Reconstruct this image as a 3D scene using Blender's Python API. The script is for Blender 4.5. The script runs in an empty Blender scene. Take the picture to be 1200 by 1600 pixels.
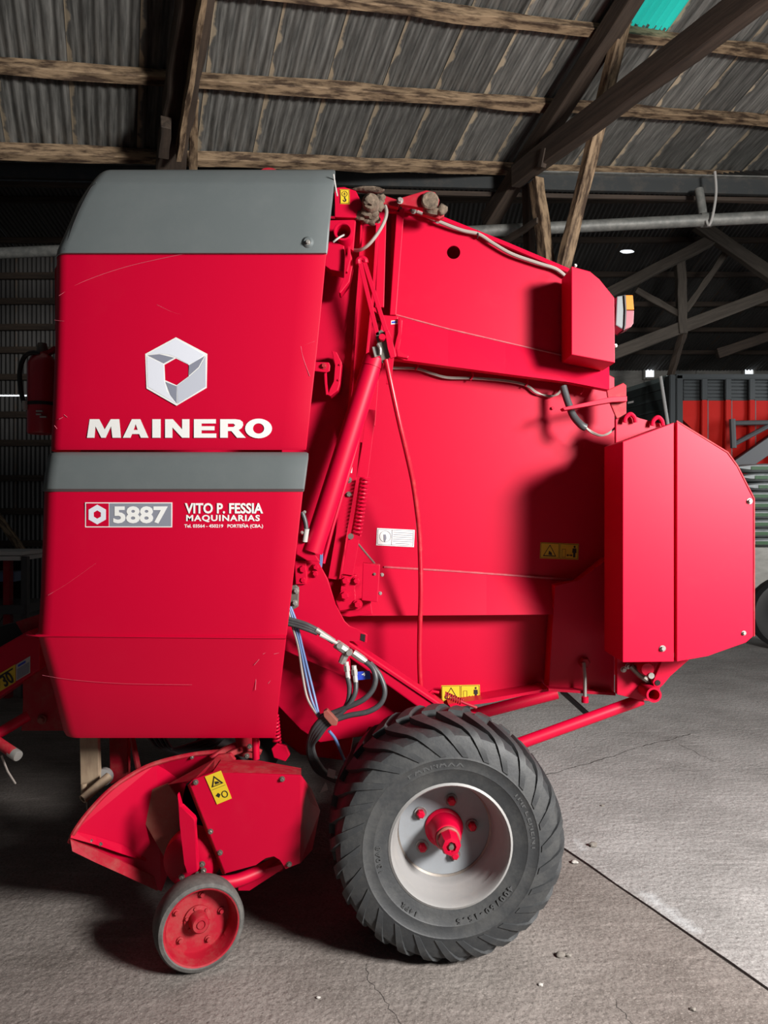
import bpy, bmesh, math, random
from mathutils import Vector, Matrix
random.seed(7)
S = bpy.context.scene
COL = S.collection
F, H = 1155.0, 1.57                      # focal length in pixels (1200x1600), eye height

# ------------------------------------------------------------------ camera, light, exposure
cam = bpy.data.cameras.new('camera'); cam.sensor_fit = 'VERTICAL'; cam.sensor_height = 36.0
cam.lens = 36.0 * F / 1600.0; cam.clip_start = 0.05; cam.clip_end = 200
cam_o = bpy.data.objects.new('camera', cam); COL.objects.link(cam_o)
cam_o.location = (0, 0, H); cam_o.rotation_euler = (math.pi / 2, 0, 0); S.camera = cam_o

w = bpy.data.worlds.new('World'); S.world = w; w.use_nodes = True
w.node_tree.nodes['Background'].inputs[0].default_value = (0.80, 0.88, 1.0, 1)
w.node_tree.nodes['Background'].inputs[1].default_value = 0.027

def area(name, loc, target, sx, sy, power, col, spread=180):
    l = bpy.data.lights.new(name, 'AREA'); l.shape = 'RECTANGLE'; l.size = sx; l.size_y = sy
    l.energy = power; l.color = col; l.spread = math.radians(spread)
    o = bpy.data.objects.new(name, l); COL.objects.link(o); o.location = loc
    o.rotation_euler = (Vector(target) - Vector(loc)).to_track_quat('-Z', 'Z').to_euler()
    return o
# daylight through the open barn door to the right, behind the photographer
area('door_daylight', (3.2, -0.1, 2.8), (1.1, 2.9, 0.9), 0.75, 1.1, 600, (1.0, 0.97, 0.94))
# soft fill added off to the right to brighten the roof
area('side_fill', (8.5, -1.0, 1.8), (0.5, 6.0, 4.0), 6.0, 2.6, 58, (0.93, 0.97, 1.0))

# unseen light added on the far right to brighten the trailer
area('trailer_fill', (8.5, 7.0, 3.0), (4.8, 11.5, 2.4), 3.0, 3.0, 45, (0.95, 0.98, 1.0), 80)

S.view_settings.view_transform = 'Standard'; S.view_settings.look = 'None'
S.view_settings.gamma = 1.0; S.view_settings.use_curve_mapping = False
S.view_settings.exposure = 0.0

# ------------------------------------------------------------------ helpers
def P(px, py, Y):
    return Vector(((px - 600.0) / F * Y, Y, H - (py - 800.0) / F * Y))
def G(px, py):                           # point on the floor
    Y = H * F / (py - 800.0); return Vector(((px - 600.0) / F * Y, Y, 0))

WL = {}                                  # world location of empties
def root(name, loc, label=None, cat=None, group=None, kind=None):
    o = bpy.data.objects.new(name, None); COL.objects.link(o); o.location = loc; o.empty_display_size = .1
    WL[o.name] = Vector(loc); tag(o, label, cat, group, kind); return o
def tag(o, label=None, cat=None, group=None, kind=None):
    if label: o['label'] = label
    if cat: o['category'] = cat
    if group: o['group'] = group
    if kind: o['kind'] = kind
    return o
def put(name, me, mat, parent=None, label=None):
    o = bpy.data.objects.new(name, me); COL.objects.link(o)
    if mat is not None and not me.materials: me.materials.append(mat)
    if parent is not None:
        o.parent = parent
        if parent.name in WL: o.matrix_parent_inverse = Matrix.Translation(-WL[parent.name])
    if label: o['label'] = label
    return o
def finish(bm, name, smooth=None):
    bmesh.ops.recalc_face_normals(bm, faces=bm.faces)
    me = bpy.data.meshes.new(name); bm.to_mesh(me); bm.free()
    if smooth is not None:
        me.polygons.foreach_set('use_smooth', [True] * len(me.polygons)); me.set_sharp_from_angle(angle=math.radians(smooth))
    return me
def pyd(name, v, f, mat, parent=None, smooth=None, label=None):
    bm = bmesh.new(); vs = [bm.verts.new(p) for p in v]
    for q in f:
        try: bm.faces.new([vs[i] for i in q])
        except ValueError: pass
    return put(name, finish(bm, name, smooth), mat, parent, label)

def plate(name, pts, Y, th, mat, parent, bev=.003, label=None):
    """a flat cut plate, outline in frame pixels at depth Y (or per point), th metres thick"""
    bm = bmesh.new()
    fr = [bm.verts.new(P(p[0], p[1], p[2] if len(p) > 2 else Y)) for p in pts]
    bk = [bm.verts.new(v.co + Vector((0, th, 0))) for v in fr]
    bm.faces.new(fr); bm.faces.new(list(reversed(bk)))
    n = len(fr)
    for i in range(n): bm.faces.new((fr[i], fr[(i + 1) % n], bk[(i + 1) % n], bk[i]))
    if bev and bev < th * .6:
        bmesh.ops.bevel(bm, geom=list(bm.edges), offset=bev, segments=2, profile=.6, affect='EDGES', clamp_overlap=True)
    return put(name, finish(bm, name), mat, parent, label)

def smoothpath(pts, n=6):
    pts = [Vector(p) for p in pts]
    if len(pts) < 3: return pts
    out = []
    for i in range(len(pts) - 1):
        p0 = pts[max(i - 1, 0)]; p1 = pts[i]; p2 = pts[i + 1]; p3 = pts[min(i + 2, len(pts) - 1)]
        for k in range(n):
            t = k / n
            out.append(.5 * ((2 * p1) + (-p0 + p2) * t + (2 * p0 - 5 * p1 + 4 * p2 - p3) * t * t + (-p0 + 3 * p1 - 3 * p2 + p3) * t ** 3))
    out.append(pts[-1]); return out
def sweep_bm(bm, pts, r, seg=10, cap=True, radii=None):
    pts = [Vector(p) for p in pts]; n = len(pts)
    tan = [(pts[min(i + 1, n - 1)] - pts[max(i - 1, 0)]).normalized() for i in range(n)]
    up = Vector((0, 1, 0)) if abs(tan[0].y) < .9 else Vector((0, 0, 1))
    nx = tan[0].cross(up).normalized(); rings = []
    for i in range(n):
        nx = (nx - tan[i] * nx.dot(tan[i])).normalized(); ny = tan[i].cross(nx)
        rr = radii[i] if radii else r
        rings.append([bm.verts.new(pts[i] + (nx * math.cos(2 * math.pi * k / seg) + ny * math.sin(2 * math.pi * k / seg)) * rr) for k in range(seg)])
    for a, b in zip(rings, rings[1:]):
        for k in range(seg): bm.faces.new((a[k], a[(k + 1) % seg], b[(k + 1) % seg], b[k]))
    if cap: bm.faces.new(rings[0]); bm.faces.new(list(reversed(rings[-1])))
def tube(name, pts, r, mat, parent, seg=10, smooth=False, label=None, radii=None):
    bm = bmesh.new(); sweep_bm(bm, smoothpath(pts) if smooth else pts, r, seg, True, radii)
    return put(name, finish(bm, name, 40), mat, parent, label)
def ptube(name, pp, r, mat, parent, seg=10, smooth=False, label=None):
    return tube(name, [P(*p) for p in pp], r, mat, parent, seg, smooth, label)
def lathe_mesh(name, prof, o, ax, seg=24, closed=False, sm=35):
    o = Vector(o); ax = Vector(ax).normalized()
    up = Vector((0, 0, 1)) if abs(ax.z) < .9 else Vector((1, 0, 0))
    nx = ax.cross(up).normalized(); ny = ax.cross(nx)
    bm = bmesh.new(); rings = []
    for r, t in prof:
        if r < 1e-6: rings.append([bm.verts.new(o + ax * t)])
        else: rings.append([bm.verts.new(o + ax * t + (nx * math.cos(2 * math.pi * k / seg) + ny * math.sin(2 * math.pi * k / seg)) * r) for k in range(seg)])
    pr = list(zip(rings, rings[1:])) + ([(rings[-1], rings[0])] if closed else [])
    for a, b in pr:
        for k in range(seg):
            k2 = (k + 1) % seg
            if len(a) == 1 and len(b) == 1: continue
            if len(a) == 1: bm.faces.new((a[0], b[k2], b[k]))
            elif len(b) == 1: bm.faces.new((a[k], a[k2], b[0]))
            else: bm.faces.new((a[k], a[k2], b[k2], b[k]))
    return finish(bm, name, sm)
def lathe(name, prof, o, ax, mat, parent, seg=24, closed=False, label=None, sm=35):
    return put(name, lathe_mesh(name, prof, o, ax, seg, closed, sm), mat, parent, label)
def beam(name, a, b, wd, ht, mat, parent, jit=0.0, nseg=1, roll=0.0, label=None, up=(0, 0, 1)):
    """a timber from a to b; local X along it so the grain follows"""
    a = Vector(a); b = Vector(b); L = (b - a).length; ex = (b - a).normalized()
    u = Vector(up); ey = u.cross(ex).normalized(); ez = ex.cross(ey)
    if roll: 
        R = Matrix.Rotation(roll, 3, ex); ey = R @ ey; ez = R @ ez
    bm = bmesh.new(); rings = []
    for i in range(nseg + 1):
        x = L * i / nseg; ring = []
        for sy, sz in ((-1, -1), (1, -1), (1, 1), (-1, 1)):
            ring.append(bm.verts.new((x, sy * wd / 2 + random.uniform(-jit, jit), sz * ht / 2 + random.uniform(-jit, jit))))
        rings.append(ring)
    for p, q in zip(rings, rings[1:]):
        for k in range(4): bm.faces.new((p[k], p[(k + 1) % 4], q[(k + 1) % 4], q[k]))
    bm.faces.new(rings[0]); bm.faces.new(list(reversed(rings[-1])))
    bmesh.ops.bevel(bm, geom=list(bm.edges), offset=min(wd, ht) * .06, segments=1, affect='EDGES', clamp_overlap=True)
    o = put(name, finish(bm, name), mat, parent, label)
    M = Matrix(((ex.x, ey.x, ez.x, a.x), (ex.y, ey.y, ez.y, a.y), (ex.z, ey.z, ez.z, a.z), (0, 0, 0, 1)))
    o.matrix_basis = M
    return o
def box(name, lo, hi, mat, parent=None, bev=.004, label=None):
    bm = bmesh.new()
    bmesh.ops.create_cube(bm, size=1)
    for v in bm.verts: v.co = Vector([lo[i] + (v.co[i] + .5) * (hi[i] - lo[i]) for i in range(3)])
    if bev: bmesh.ops.bevel(bm, geom=list(bm.edges), offset=bev, segments=2, affect='EDGES', clamp_overlap=True)
    return put(name, finish(bm, name, 30), mat, parent, label)
def lump(name, c, r, mat, parent, sc=(1, 1, 1), jit=.25, sub=2, label=None, ext=None):
    bm = bmesh.new(); bmesh.ops.create_icosphere(bm, subdivisions=sub, radius=1)
    for v in bm.verts:
        k = 1 + random.uniform(-jit, jit)
        v.co = Vector((v.co.x * r * sc[0] * k, v.co.y * r * sc[1] * k, v.co.z * r * sc[2] * k)) + Vector(c)
    return put(name, finish(bm, name, 60), mat, parent, label)
def curve2d(name, loops, Y, mat, parent, th=.001, label=None, yfun=None):
    """filled outlines with holes (pixels) on the frontal plane at Y"""
    cu = bpy.data.curves.new(name, 'CURVE'); cu.dimensions = '2D'; cu.fill_mode = 'BOTH'; cu.extrude = th / 2
    for lp in loops:
        s = cu.splines.new('POLY'); s.points.add(len(lp) - 1); s.use_cyclic_u = True
        for q, (x, y) in zip(s.points, lp):
            p = P(x, y, Y); q.co = (p.x, p.z, 0, 1)
    return c2m(name, cu, Y, mat, parent, th, label)
def c2m(name, cu, Y, mat, parent, th, label, xf=None):
    t = bpy.data.objects.new('tmp', cu); COL.objects.link(t)
    dg = bpy.context.evaluated_depsgraph_get()
    me = bpy.data.meshes.new_from_object(t.evaluated_get(dg))
    bpy.data.objects.remove(t); bpy.data.curves.remove(cu)
    for v in me.vertices:
        x, y, z = v.co
        if xf: x, y = xf(x, y)
        v.co = (x, Y - z, y) if not callable(Y) else Y(x, y, z)
    me.name = name; me.materials.clear()
    return put(name, me, mat, parent, label)
def text(name, body, box_px, Y, mat, parent, off=0.0, th=.001, label=None, rot=0.0, shear=0.0, space=1.0):
    """lettering fitted to a pixel box (x0,y0,x1,y1)"""
    cu = bpy.data.curves.new(name, 'FONT'); cu.body = body; cu.size = 1; cu.offset = off; cu.shear = shear; cu.space_character = space
    cu.resolution_u = 3; cu.extrude = .0004
    t = bpy.data.objects.new('tmp', cu); COL.objects.link(t)
    dg = bpy.context.evaluated_depsgraph_get()
    me = bpy.data.meshes.new_from_object(t.evaluated_get(dg)); bpy.data.objects.remove(t); bpy.data.curves.remove(cu)
    xs = [v.co.x for v in me.vertices]; ys = [v.co.y for v in me.vertices]
    x0, x1, y0, y1 = min(xs), max(xs), min(ys), max(ys)
    a = P(box_px[0], box_px[3], Y); b = P(box_px[2], box_px[1], Y); c = (a + b) / 2
    cr, sr = math.cos(rot), math.sin(rot)
    for v in me.vertices:
        x = (v.co.x - x0) / (x1 - x0) * (b.x - a.x) + a.x - c.x; z = (v.co.y - y0) / (y1 - y0) * (b.z - a.z) + a.z - c.z
        v.co = (c.x + x * cr - z * sr, Y + (0 if v.co.z < 0 else th) - th, c.z + x * sr + z * cr)
    me.materials.clear()
    return put(name, me, mat, parent, label)
_bolt = {}
def bolt(px, py, Y, r, mat, parent, name='bolt', label=None):
    if mat.name not in _bolt:
        bm = bmesh.new(); 
        def ring(rr, y, n, ph=0): return [bm.verts.new((rr * math.cos(2 * math.pi * k / n + ph), y, rr * math.sin(2 * math.pi * k / n + ph))) for k in range(n)]
        def tubef(a, b):
            for k in range(len(a)): bm.faces.new((a[k], a[(k + 1) % len(a)], b[(k + 1) % len(a)], b[k]))
        a = ring(1, 0, 12); b = ring(1, -.3, 12); tubef(a, b); bm.faces.new(b)
        c = ring(.74, -.3, 6); d = ring(.74, -.95, 6); e = ring(.6, -1.08, 6); tubef(c, d); tubef(d, e); bm.faces.new(e)
        me = finish(bm, 'bolt', 20); me.materials.append(mat); _bolt[mat.name] = me
    o = put(name, _bolt[mat.name], None, parent, label)
    o.location = P(px, py, Y); o.scale = (r, r, r); o.rotation_euler = (0, random.uniform(0, 1), 0)
    return o
def helix(name, a, b, r, wire, turns, mat, parent, seg=6):
    a = Vector(a); b = Vector(b); ax = (b - a).normalized(); nx = ax.cross(Vector((0, 1, 0))).normalized(); ny = ax.cross(nx)
    n = int(turns * 12); pts = [a + (b - a) * (i / n) + (nx * math.cos(i / 12 * 2 * math.pi) + ny * math.sin(i / 12 * 2 * math.pi)) * r for i in range(n + 1)]
    return tube(name, pts, wire, mat, parent, seg)

# ------------------------------------------------------------------ materials
def mat(name, col, rough=.5, metal=0.0, var=0.0, vscale=6.0, col2=None, bump=0.0, bscale=40.0, coat=0.0, stretch=(1, 1, 1), spec=.5, detail=5.0, lo=.35, hi=.7, coords='Object', dust=None):
    m = bpy.data.materials.new(name); m.use_nodes = True; nt = m.node_tree; N = nt.nodes; L = nt.links
    b = N['Principled BSDF']; b.inputs['Base Color'].default_value = (*col, 1); b.inputs['Roughness'].default_value = rough
    b.inputs['Metallic'].default_value = metal; b.inputs['Specular IOR Level'].default_value = spec
    if coat: b.inputs['Coat Weight'].default_value = coat; b.inputs['Coat Roughness'].default_value = .15
    tc = N.new('ShaderNodeTexCoord'); mp = N.new('ShaderNodeMapping'); mp.inputs['Scale'].default_value = stretch
    L.new(tc.outputs[coords], mp.inputs[0])
    cur = None
    if col2 is not None:
        nz = N.new('ShaderNodeTexNoise'); nz.inputs['Scale'].default_value = vscale; nz.inputs['Detail'].default_value = detail; nz.inputs['Roughness'].default_value = .65
        L.new(mp.outputs[0], nz.inputs['Vector'])
        rp = N.new('ShaderNodeMapRange'); rp.inputs[1].default_value = lo; rp.inputs[2].default_value = hi; rp.inputs[4].default_value = var or 1.0
        L.new(nz.outputs[0], rp.inputs[0])
        mx = N.new('ShaderNodeMix'); mx.data_type = 'RGBA'; mx.inputs[6].default_value = (*col, 1); mx.inputs[7].default_value = (*col2, 1)
        L.new(rp.outputs[0], mx.inputs[0]); L.new(mx.outputs[2], b.inputs['Base Color']); cur = mx.outputs[2]
    if dust is not None:                 # (colour, amount, scale, lo, hi)
        nz = N.new('ShaderNodeTexNoise'); nz.inputs['Scale'].default_value = dust[2]; nz.inputs['Detail'].default_value = 8; nz.inputs['Roughness'].default_value = .75
        L.new(tc.outputs['Object'], nz.inputs['Vector'])
        rp = N.new('ShaderNodeMapRange'); rp.inputs[1].default_value = dust[3]; rp.inputs[2].default_value = dust[4]; rp.inputs[4].default_value = dust[1]
        L.new(nz.outputs[0], rp.inputs[0])
        mx = N.new('ShaderNodeMix'); mx.data_type = 'RGBA'; mx.inputs[7].default_value = (*dust[0], 1)
        if cur is not None: L.new(cur, mx.inputs[6])
        else: mx.inputs[6].default_value = (*col, 1)
        L.new(rp.outputs[0], mx.inputs[0]); L.new(mx.outputs[2], b.inputs['Base Color'])
    if bump:
        nb = N.new('ShaderNodeTexNoise'); nb.inputs['Scale'].default_value = bscale; nb.inputs['Detail'].default_value = 6
        L.new(mp.outputs[0], nb.inputs['Vector'])
        bp = N.new('ShaderNodeBump'); bp.inputs['Strength'].default_value = bump; bp.inputs['Distance'].default_value = .01
        L.new(nb.outputs[0], bp.inputs['Height']); L.new(bp.outputs[0], b.inputs['Normal'])
    return m
def emis(name, col, s):
    m = bpy.data.materials.new(name); m.use_nodes = True; b = m.node_tree.nodes['Principled BSDF']
    b.inputs['Base Color'].default_value = (*col, 1); b.inputs['Emission Color'].default_value = (*col, 1); b.inputs['Emission Strength'].default_value = s
    return m
RED = mat('red_paint', (.46, .0004, .025), .45, spec=.22, dust=((.44, .04, .06), .10, 5, .55, .8))
REDP = mat('red_panel_paint', (.45, .0004, .023), .40, spec=.3, dust=((.45, .03, .045), .08, 3, .55, .8))
REDD = mat('dusty_red_paint', (.32, .003, .016), .6, spec=.3, dust=((.27, .11, .085), .5, 14, .45, .75))
REDK = mat('brownish_red_paint', (.24, .045, .035), .6, dust=((.25, .15, .1), .5, 10, .4, .7))
WELD = mat('lit_dusty_weld', (.42, .05, .075), .6, dust=((.4, .2, .17), .6, 25, .45, .7))  # paler red paints the light caught by the rail edges, with ledge dust
HOSER = mat('red_rod_paint', (.42, .004, .02), .35, dust=((.42, .14, .09), .35, 18, .5, .75))
GREY = mat('grey_plastic', (.10, .115, .116), .45, dust=((.15, .16, .158), .35, 4, .45, .8), bump=.03, bscale=300)
BLACK = mat('black_rubber', (.012, .012, .013), .55)
HOSE = mat('hydraulic_hose_rubber', (.05, .052, .055), .45, dust=((.16, .15, .14), .4, 30, .5, .8))
TYRE = mat('tyre_rubber', (.026, .028, .030), .6, dust=((.11, .108, .10), .55, 7, .45, .8), bump=.08, bscale=90)
TYRE2 = mat('old_grey_rubber', (.06, .057, .054), .75, dust=((.2, .19, .17), .6, 12, .4, .75), bump=.1, bscale=80)
RIM = mat('silver_rim_paint', (.25, .245, .24), .5, 0.0, dust=((.36, .33, .3), .5, 9, .5, .8))
STEEL = mat('zinc_steel', (.36, .35, .33), .45, .6, dust=((.3, .26, .2), .6, 40, .45, .75))
STEELD = mat('dull_steel', (.16, .145, .13), .5, .6, dust=((.25, .2, .15), .5, 50, .4, .7))
DIRT = mat('dry_dirt', (.17, .125, .088), .95, col2=(.05, .037, .026), vscale=40, bump=.6, bscale=60)
WHITE = mat('white_vinyl', (.68, .68, .66), .4)
WHITED = mat('white_plastic', (.42, .41, .39), .5)
SILV1 = mat('emblem_light_silver', (.60, .62, .68), .35)
SILV2 = mat('emblem_mid_silver', (.42, .44, .50), .35)
SILV3 = mat('emblem_dark_silver', (.20, .21, .26), .35)
BADGE = mat('grey_badge', (.20, .21, .25), .4)
DISC = mat('blue_grey_disc_paint', (.21, .225, .24), .45, dust=((.16, .14, .13), .5, 9, .5, .8))
YEL = mat('yellow_vinyl', (.62, .43, .02), .45)
INK = mat('black_print', (.012, .011, .01), .5)
BLUE = mat('blue_vinyl', (.02, .05, .42), .45)
CBLUE = mat('blue_cable', (.10, .17, .34), .4)
CGREY = mat('pale_cable_sheath', (.28, .245, .22), .5)
TAN = mat('bare_tan_steel', (.36, .27, .18), .7, col2=(.22, .15, .1), vscale=20, stretch=(1, 1, .3))
ORANGE = mat('orange_lens', (.50, .16, .02), .2)
PINKL = mat('red_lens', (.28, .10, .12), .2)
CHROME = mat('clear_lens', (.13, .145, .15), .3, 0)
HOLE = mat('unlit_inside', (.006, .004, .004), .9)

WOOD = mat('weathered_wood', (.34, .235, .14), .8, col2=(.06, .035, .02), vscale=3.0, stretch=(1.5, 7, 7), lo=.42, hi=.6, bump=.3, bscale=6, detail=7)
WOODD = mat('dark_timber', (.075, .052, .037), .8, col2=(.026, .018, .013), vscale=3, stretch=(.7, 9, 9), bump=.25, bscale=6, detail=7)

def sheet_mat(name, c1, c2, rust):
    m = mat(name, c1, .55, .15, col2=c2, vscale=2.2, stretch=(14, .9, 1), detail=6)
    nt = m.node_tree; N = nt.nodes; L = nt.links; b = N['Principled BSDF']; src = b.inputs['Base Color'].links[0].from_socket
    tc = N.new('ShaderNodeTexCoord'); sx = N.new('ShaderNodeSeparateXYZ'); L.new(tc.outputs['Generated'], sx.inputs[0])
    nz = N.new('ShaderNodeTexNoise'); nz.inputs['Scale'].default_value = 7; nz.inputs['Detail'].default_value = 5; L.new(tc.outputs['Object'], nz.inputs[0])
    ad = N.new('ShaderNodeMath'); ad.operation = 'MULTIPLY_ADD'; ad.inputs[1].default_value = .22; L.new(nz.outputs[0], ad.inputs[0]); L.new(sx.outputs[0], ad.inputs[2])
    mr = N.new('ShaderNodeMapRange'); mr.inputs[1].default_value = .155; mr.inputs[2].default_value = .13; L.new(ad.outputs[0], mr.inputs[0])
    mx = N.new('ShaderNodeMix'); mx.data_type = 'RGBA'; mx.inputs[7].default_value = (*rust, 1); L.new(src, mx.inputs[6]); L.new(mr.outputs[0], mx.inputs[0])
    oi = N.new('ShaderNodeObjectInfo'); mr2 = N.new('ShaderNodeMapRange'); mr2.inputs[3].default_value = .7; mr2.inputs[4].default_value = 1.25; L.new(oi.outputs['Random'], mr2.inputs[0])
    hs = N.new('ShaderNodeHueSaturation'); L.new(mx.outputs[2], hs.inputs['Color']); L.new(mr2.outputs[0], hs.inputs['Value']); L.new(hs.outputs[0], b.inputs['Base Color'])
    return m
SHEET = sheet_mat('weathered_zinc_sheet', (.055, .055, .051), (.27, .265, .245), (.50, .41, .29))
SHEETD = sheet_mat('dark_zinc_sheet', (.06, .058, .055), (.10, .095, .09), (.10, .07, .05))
GUTTER = mat('dark_gutter_steel', (.05, .055, .056), .5, .3, dust=((.13, .11, .09), .5, 6, .5, .7))
PIPE = mat('galvanised_pipe', (.16, .165, .155), .55, .2, col2=(.26, .26, .24), vscale=14, lo=.4, hi=.65)
BLOCK = mat('grey_blockwork', (.48, .47, .43), .9, col2=(.27, .26, .235), vscale=2.5, stretch=(1, 1, 3))
TEAL = emis('teal_skylight_sheet', (.02, .50, .42), 0.5)
DAY = emis('daylight_gap', (.9, .95, 1), 1.1)
GREENB = mat('green_print', (.05, .12, .05), .5)
BAG = mat('white_woven_plastic', (.42, .44, .44), .5, col2=(.28, .30, .30), vscale=6, bump=.4, bscale=9)
TRED = mat('trailer_red_paint', (.50, .012, .007), .5, spec=.1)
TDARK = mat('trailer_charcoal_paint', (.026, .031, .033), .45, spec=.3)
TGREEN = mat('trailer_green_grey_paint', (.20, .26, .26), .4)
TGREY = mat('trailer_grey_steel', (.075, .075, .08), .5)

def concrete(nm='concrete', c1=(.36, .345, .335), c2=(.19, .18, .172)):
    m = mat(nm, c1, .85, col2=c2, vscale=1.4, detail=8, lo=.38, hi=.68, bump=.8, bscale=38)
    nt = m.node_tree; N = nt.nodes; L = nt.links; b = N['Principled BSDF']; src = b.inputs['Base Color'].links[0].from_socket
    tc = N.new('ShaderNodeTexCoord')
    def noise(scale, rot=0, st=(1, 1, 1), d=8):
        mp = N.new('ShaderNodeMapping'); mp.inputs['Rotation'].default_value = (0, 0, rot); mp.inputs['Scale'].default_value = st
        L.new(tc.outputs['Object'], mp.inputs[0]); n = N.new('ShaderNodeTexNoise'); n.inputs['Scale'].default_value = scale; n.inputs['Detail'].default_value = d; n.inputs['Roughness'].default_value = .7
        L.new(mp.outputs[0], n.inputs[0]); return n.outputs[0]
    def ramp(x, a, b_, lo=0, hi=1):
        r = N.new('ShaderNodeMapRange'); r.inputs[1].default_value = a; r.inputs[2].default_value = b_; r.inputs[3].default_value = lo; r.inputs[4].default_value = hi; L.new(x, r.inputs[0]); return r.outputs[0]
    def mix(f, a, col):
        x = N.new('ShaderNodeMix'); x.data_type = 'RGBA'; L.new(f, x.inputs[0]); L.new(a, x.inputs[6]); x.inputs[7].default_value = (*col, 1); return x.outputs[2]
    c = mix(ramp(noise(3.0, -.4, (1, 7, 1)), .5, .72, 0, .55), src, tuple(x * 1.35 for x in c1))      # broom streaks
    c = mix(ramp(noise(75, 0, (1, 1, 1), 5), .50, .66, 0, .75), c, tuple(x * .7 for x in c2))          # fine grit
    c = mix(ramp(noise(110, .5, (1, 1.6, 1), 3), .56, .70, 0, .8), c, tuple(x * 1.7 for x in c1))
    # two chalky spills beside the joint
    gx = N.new('ShaderNodeNewGeometry')
    def spill(p, q, wd, amt):
        nonlocal c
        p = Vector((p.x, p.y, 0)); q = Vector((q.x, q.y, 0)); d = q - p; Ld = d.length; d.normalize()
        sub = N.new('ShaderNodeVectorMath'); sub.operation = 'SUBTRACT'; L.new(gx.outputs['Position'], sub.inputs[0]); sub.inputs[1].default_value = p
        dt = N.new('ShaderNodeVectorMath'); dt.operation = 'DOT_PRODUCT'; L.new(sub.outputs[0], dt.inputs[0]); dt.inputs[1].default_value = d
        cl = N.new('ShaderNodeClamp'); cl.inputs[2].default_value = Ld; L.new(dt.outputs['Value'], cl.inputs[0])
        sc = N.new('ShaderNodeVectorMath'); sc.operation = 'SCALE'; sc.inputs[0].default_value = d; L.new(cl.outputs[0], sc.inputs['Scale'])
        ds = N.new('ShaderNodeVectorMath'); ds.operation = 'DISTANCE'; L.new(sub.outputs[0], ds.inputs[0]); L.new(sc.outputs[0], ds.inputs[1])
        ad = N.new('ShaderNodeMath'); ad.operation = 'MULTIPLY_ADD'; L.new(noise(14), ad.inputs[0]); ad.inputs[1].default_value = .12; L.new(ds.outputs['Value'], ad.inputs[2])
        f = ramp(ad.outputs[0], wd + .07, wd, 0, amt); c = mix(f, c, (.52, .54, .55))
    spill(G(1012, 1400), G(1080, 1450), .035, .9)
    spill(G(900, 1314), G(912, 1328), .02, .8)
    L.new(c, b.inputs['Base Color'])
    return m
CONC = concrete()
CONC2 = concrete('soiled_dimmed_concrete', (.235, .208, .190), (.115, .098, .086))  # brown soiled tone, darkened further in place of leftward light falloff

# ------------------------------------------------------------------ the shed: floor
floor = root('floor', (0, 0, 0), kind='structure')
box('floor_bed', (-14, -4, -.30), (14, 22, -.008), mat('joint_dirt', (.035, .03, .027), .95), floor, 0)
ang = math.radians(22.7); e1 = Vector((math.sin(ang), -math.cos(ang), 0)); e2 = Vector((math.cos(ang), math.sin(ang), 0))
o1 = G(880, 1325).dot(e2); o2 = -3.85
for i in range(-4, 5):
    for j in range(-6, 3):
        a0 = o2 + j * 3.1; a1 = o2 + (j + 1) * 3.1; b0 = o1 + (i - 1) * 3.1 + .004; b1 = o1 + i * 3.1 - .004
        c = e1 * (a0 + a1) / 2 + e2 * (b0 + b1) / 2
        if c.y > 20 or c.y < -1.5 or abs(c.x) > 13 or abs(c.x) > c.y * .75 + 4: continue
        v = []
        n = 16
        # outline with a slightly chipped edge
        def edge(p, q, chip):
            out = []
            for k in range(n):
                t = k / n; nrm = (q - p).normalized().cross(Vector((0, 0, 1)))
                out.append(p.lerp(q, t) - nrm * (random.uniform(0, .006) * chip if k else 0))
            return out
        cs = [e1 * a0 + e2 * b0, e1 * a1 + e2 * b0, e1 * a1 + e2 * b1, e1 * a0 + e2 * b1]
        ring = sum([edge(cs[k], cs[(k + 1) % 4], 1 - k % 2) for k in range(4)], [])
        dz = 0
        m_ = len(ring)
        vs = [p + Vector((0, 0, dz - .003)) for p in ring]
        cc = sum(ring, Vector()) / m_
        top = [p + (cc - p).normalized() * .0004 + Vector((0, 0, dz)) for p in ring]
        bot = [p + Vector((0, 0, -.03)) for p in ring]
        V = top + vs + bot
        Fc = [list(range(m_))] + [[k, (k + 1) % m_, m_ + (k + 1) % m_, m_ + k] for k in range(m_)] + [[m_ + k, m_ + (k + 1) % m_, 2 * m_ + (k + 1) % m_, 2 * m_ + k] for k in range(m_)]
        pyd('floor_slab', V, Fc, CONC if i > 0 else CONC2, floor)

CRACK = mat('crack_dirt', (.05, .044, .04), .95)
def crack(a, b, wd, n):
    p, q_ = G(*a), G(*b); d = (q_ - p).normalized(); nr = d.cross(Vector((0, 0, 1))); L_, R_ = [], []
    off = 0
    for k in range(n + 1):
        off += random.uniform(-.012, .012); c = p.lerp(q_, k / n) + nr * off; h = wd * random.uniform(.25, 1)
        L_.append((c + nr * h) + Vector((0, 0, .0006))); R_.append((c - nr * h) + Vector((0, 0, .0006)))
    pyd('floor_crack', L_ + R_, [(k, k + 1, n + 2 + k, n + 1 + k) for k in range(n)], CRACK, floor)
crack((850, 1211), (1090, 1150), .006, 40); crack((1062, 1163), (1120, 1190), .003, 14); crack((962, 1562), (1010, 1612), .002, 14); crack((578, 1505), (626, 1610), .002, 20)

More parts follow.
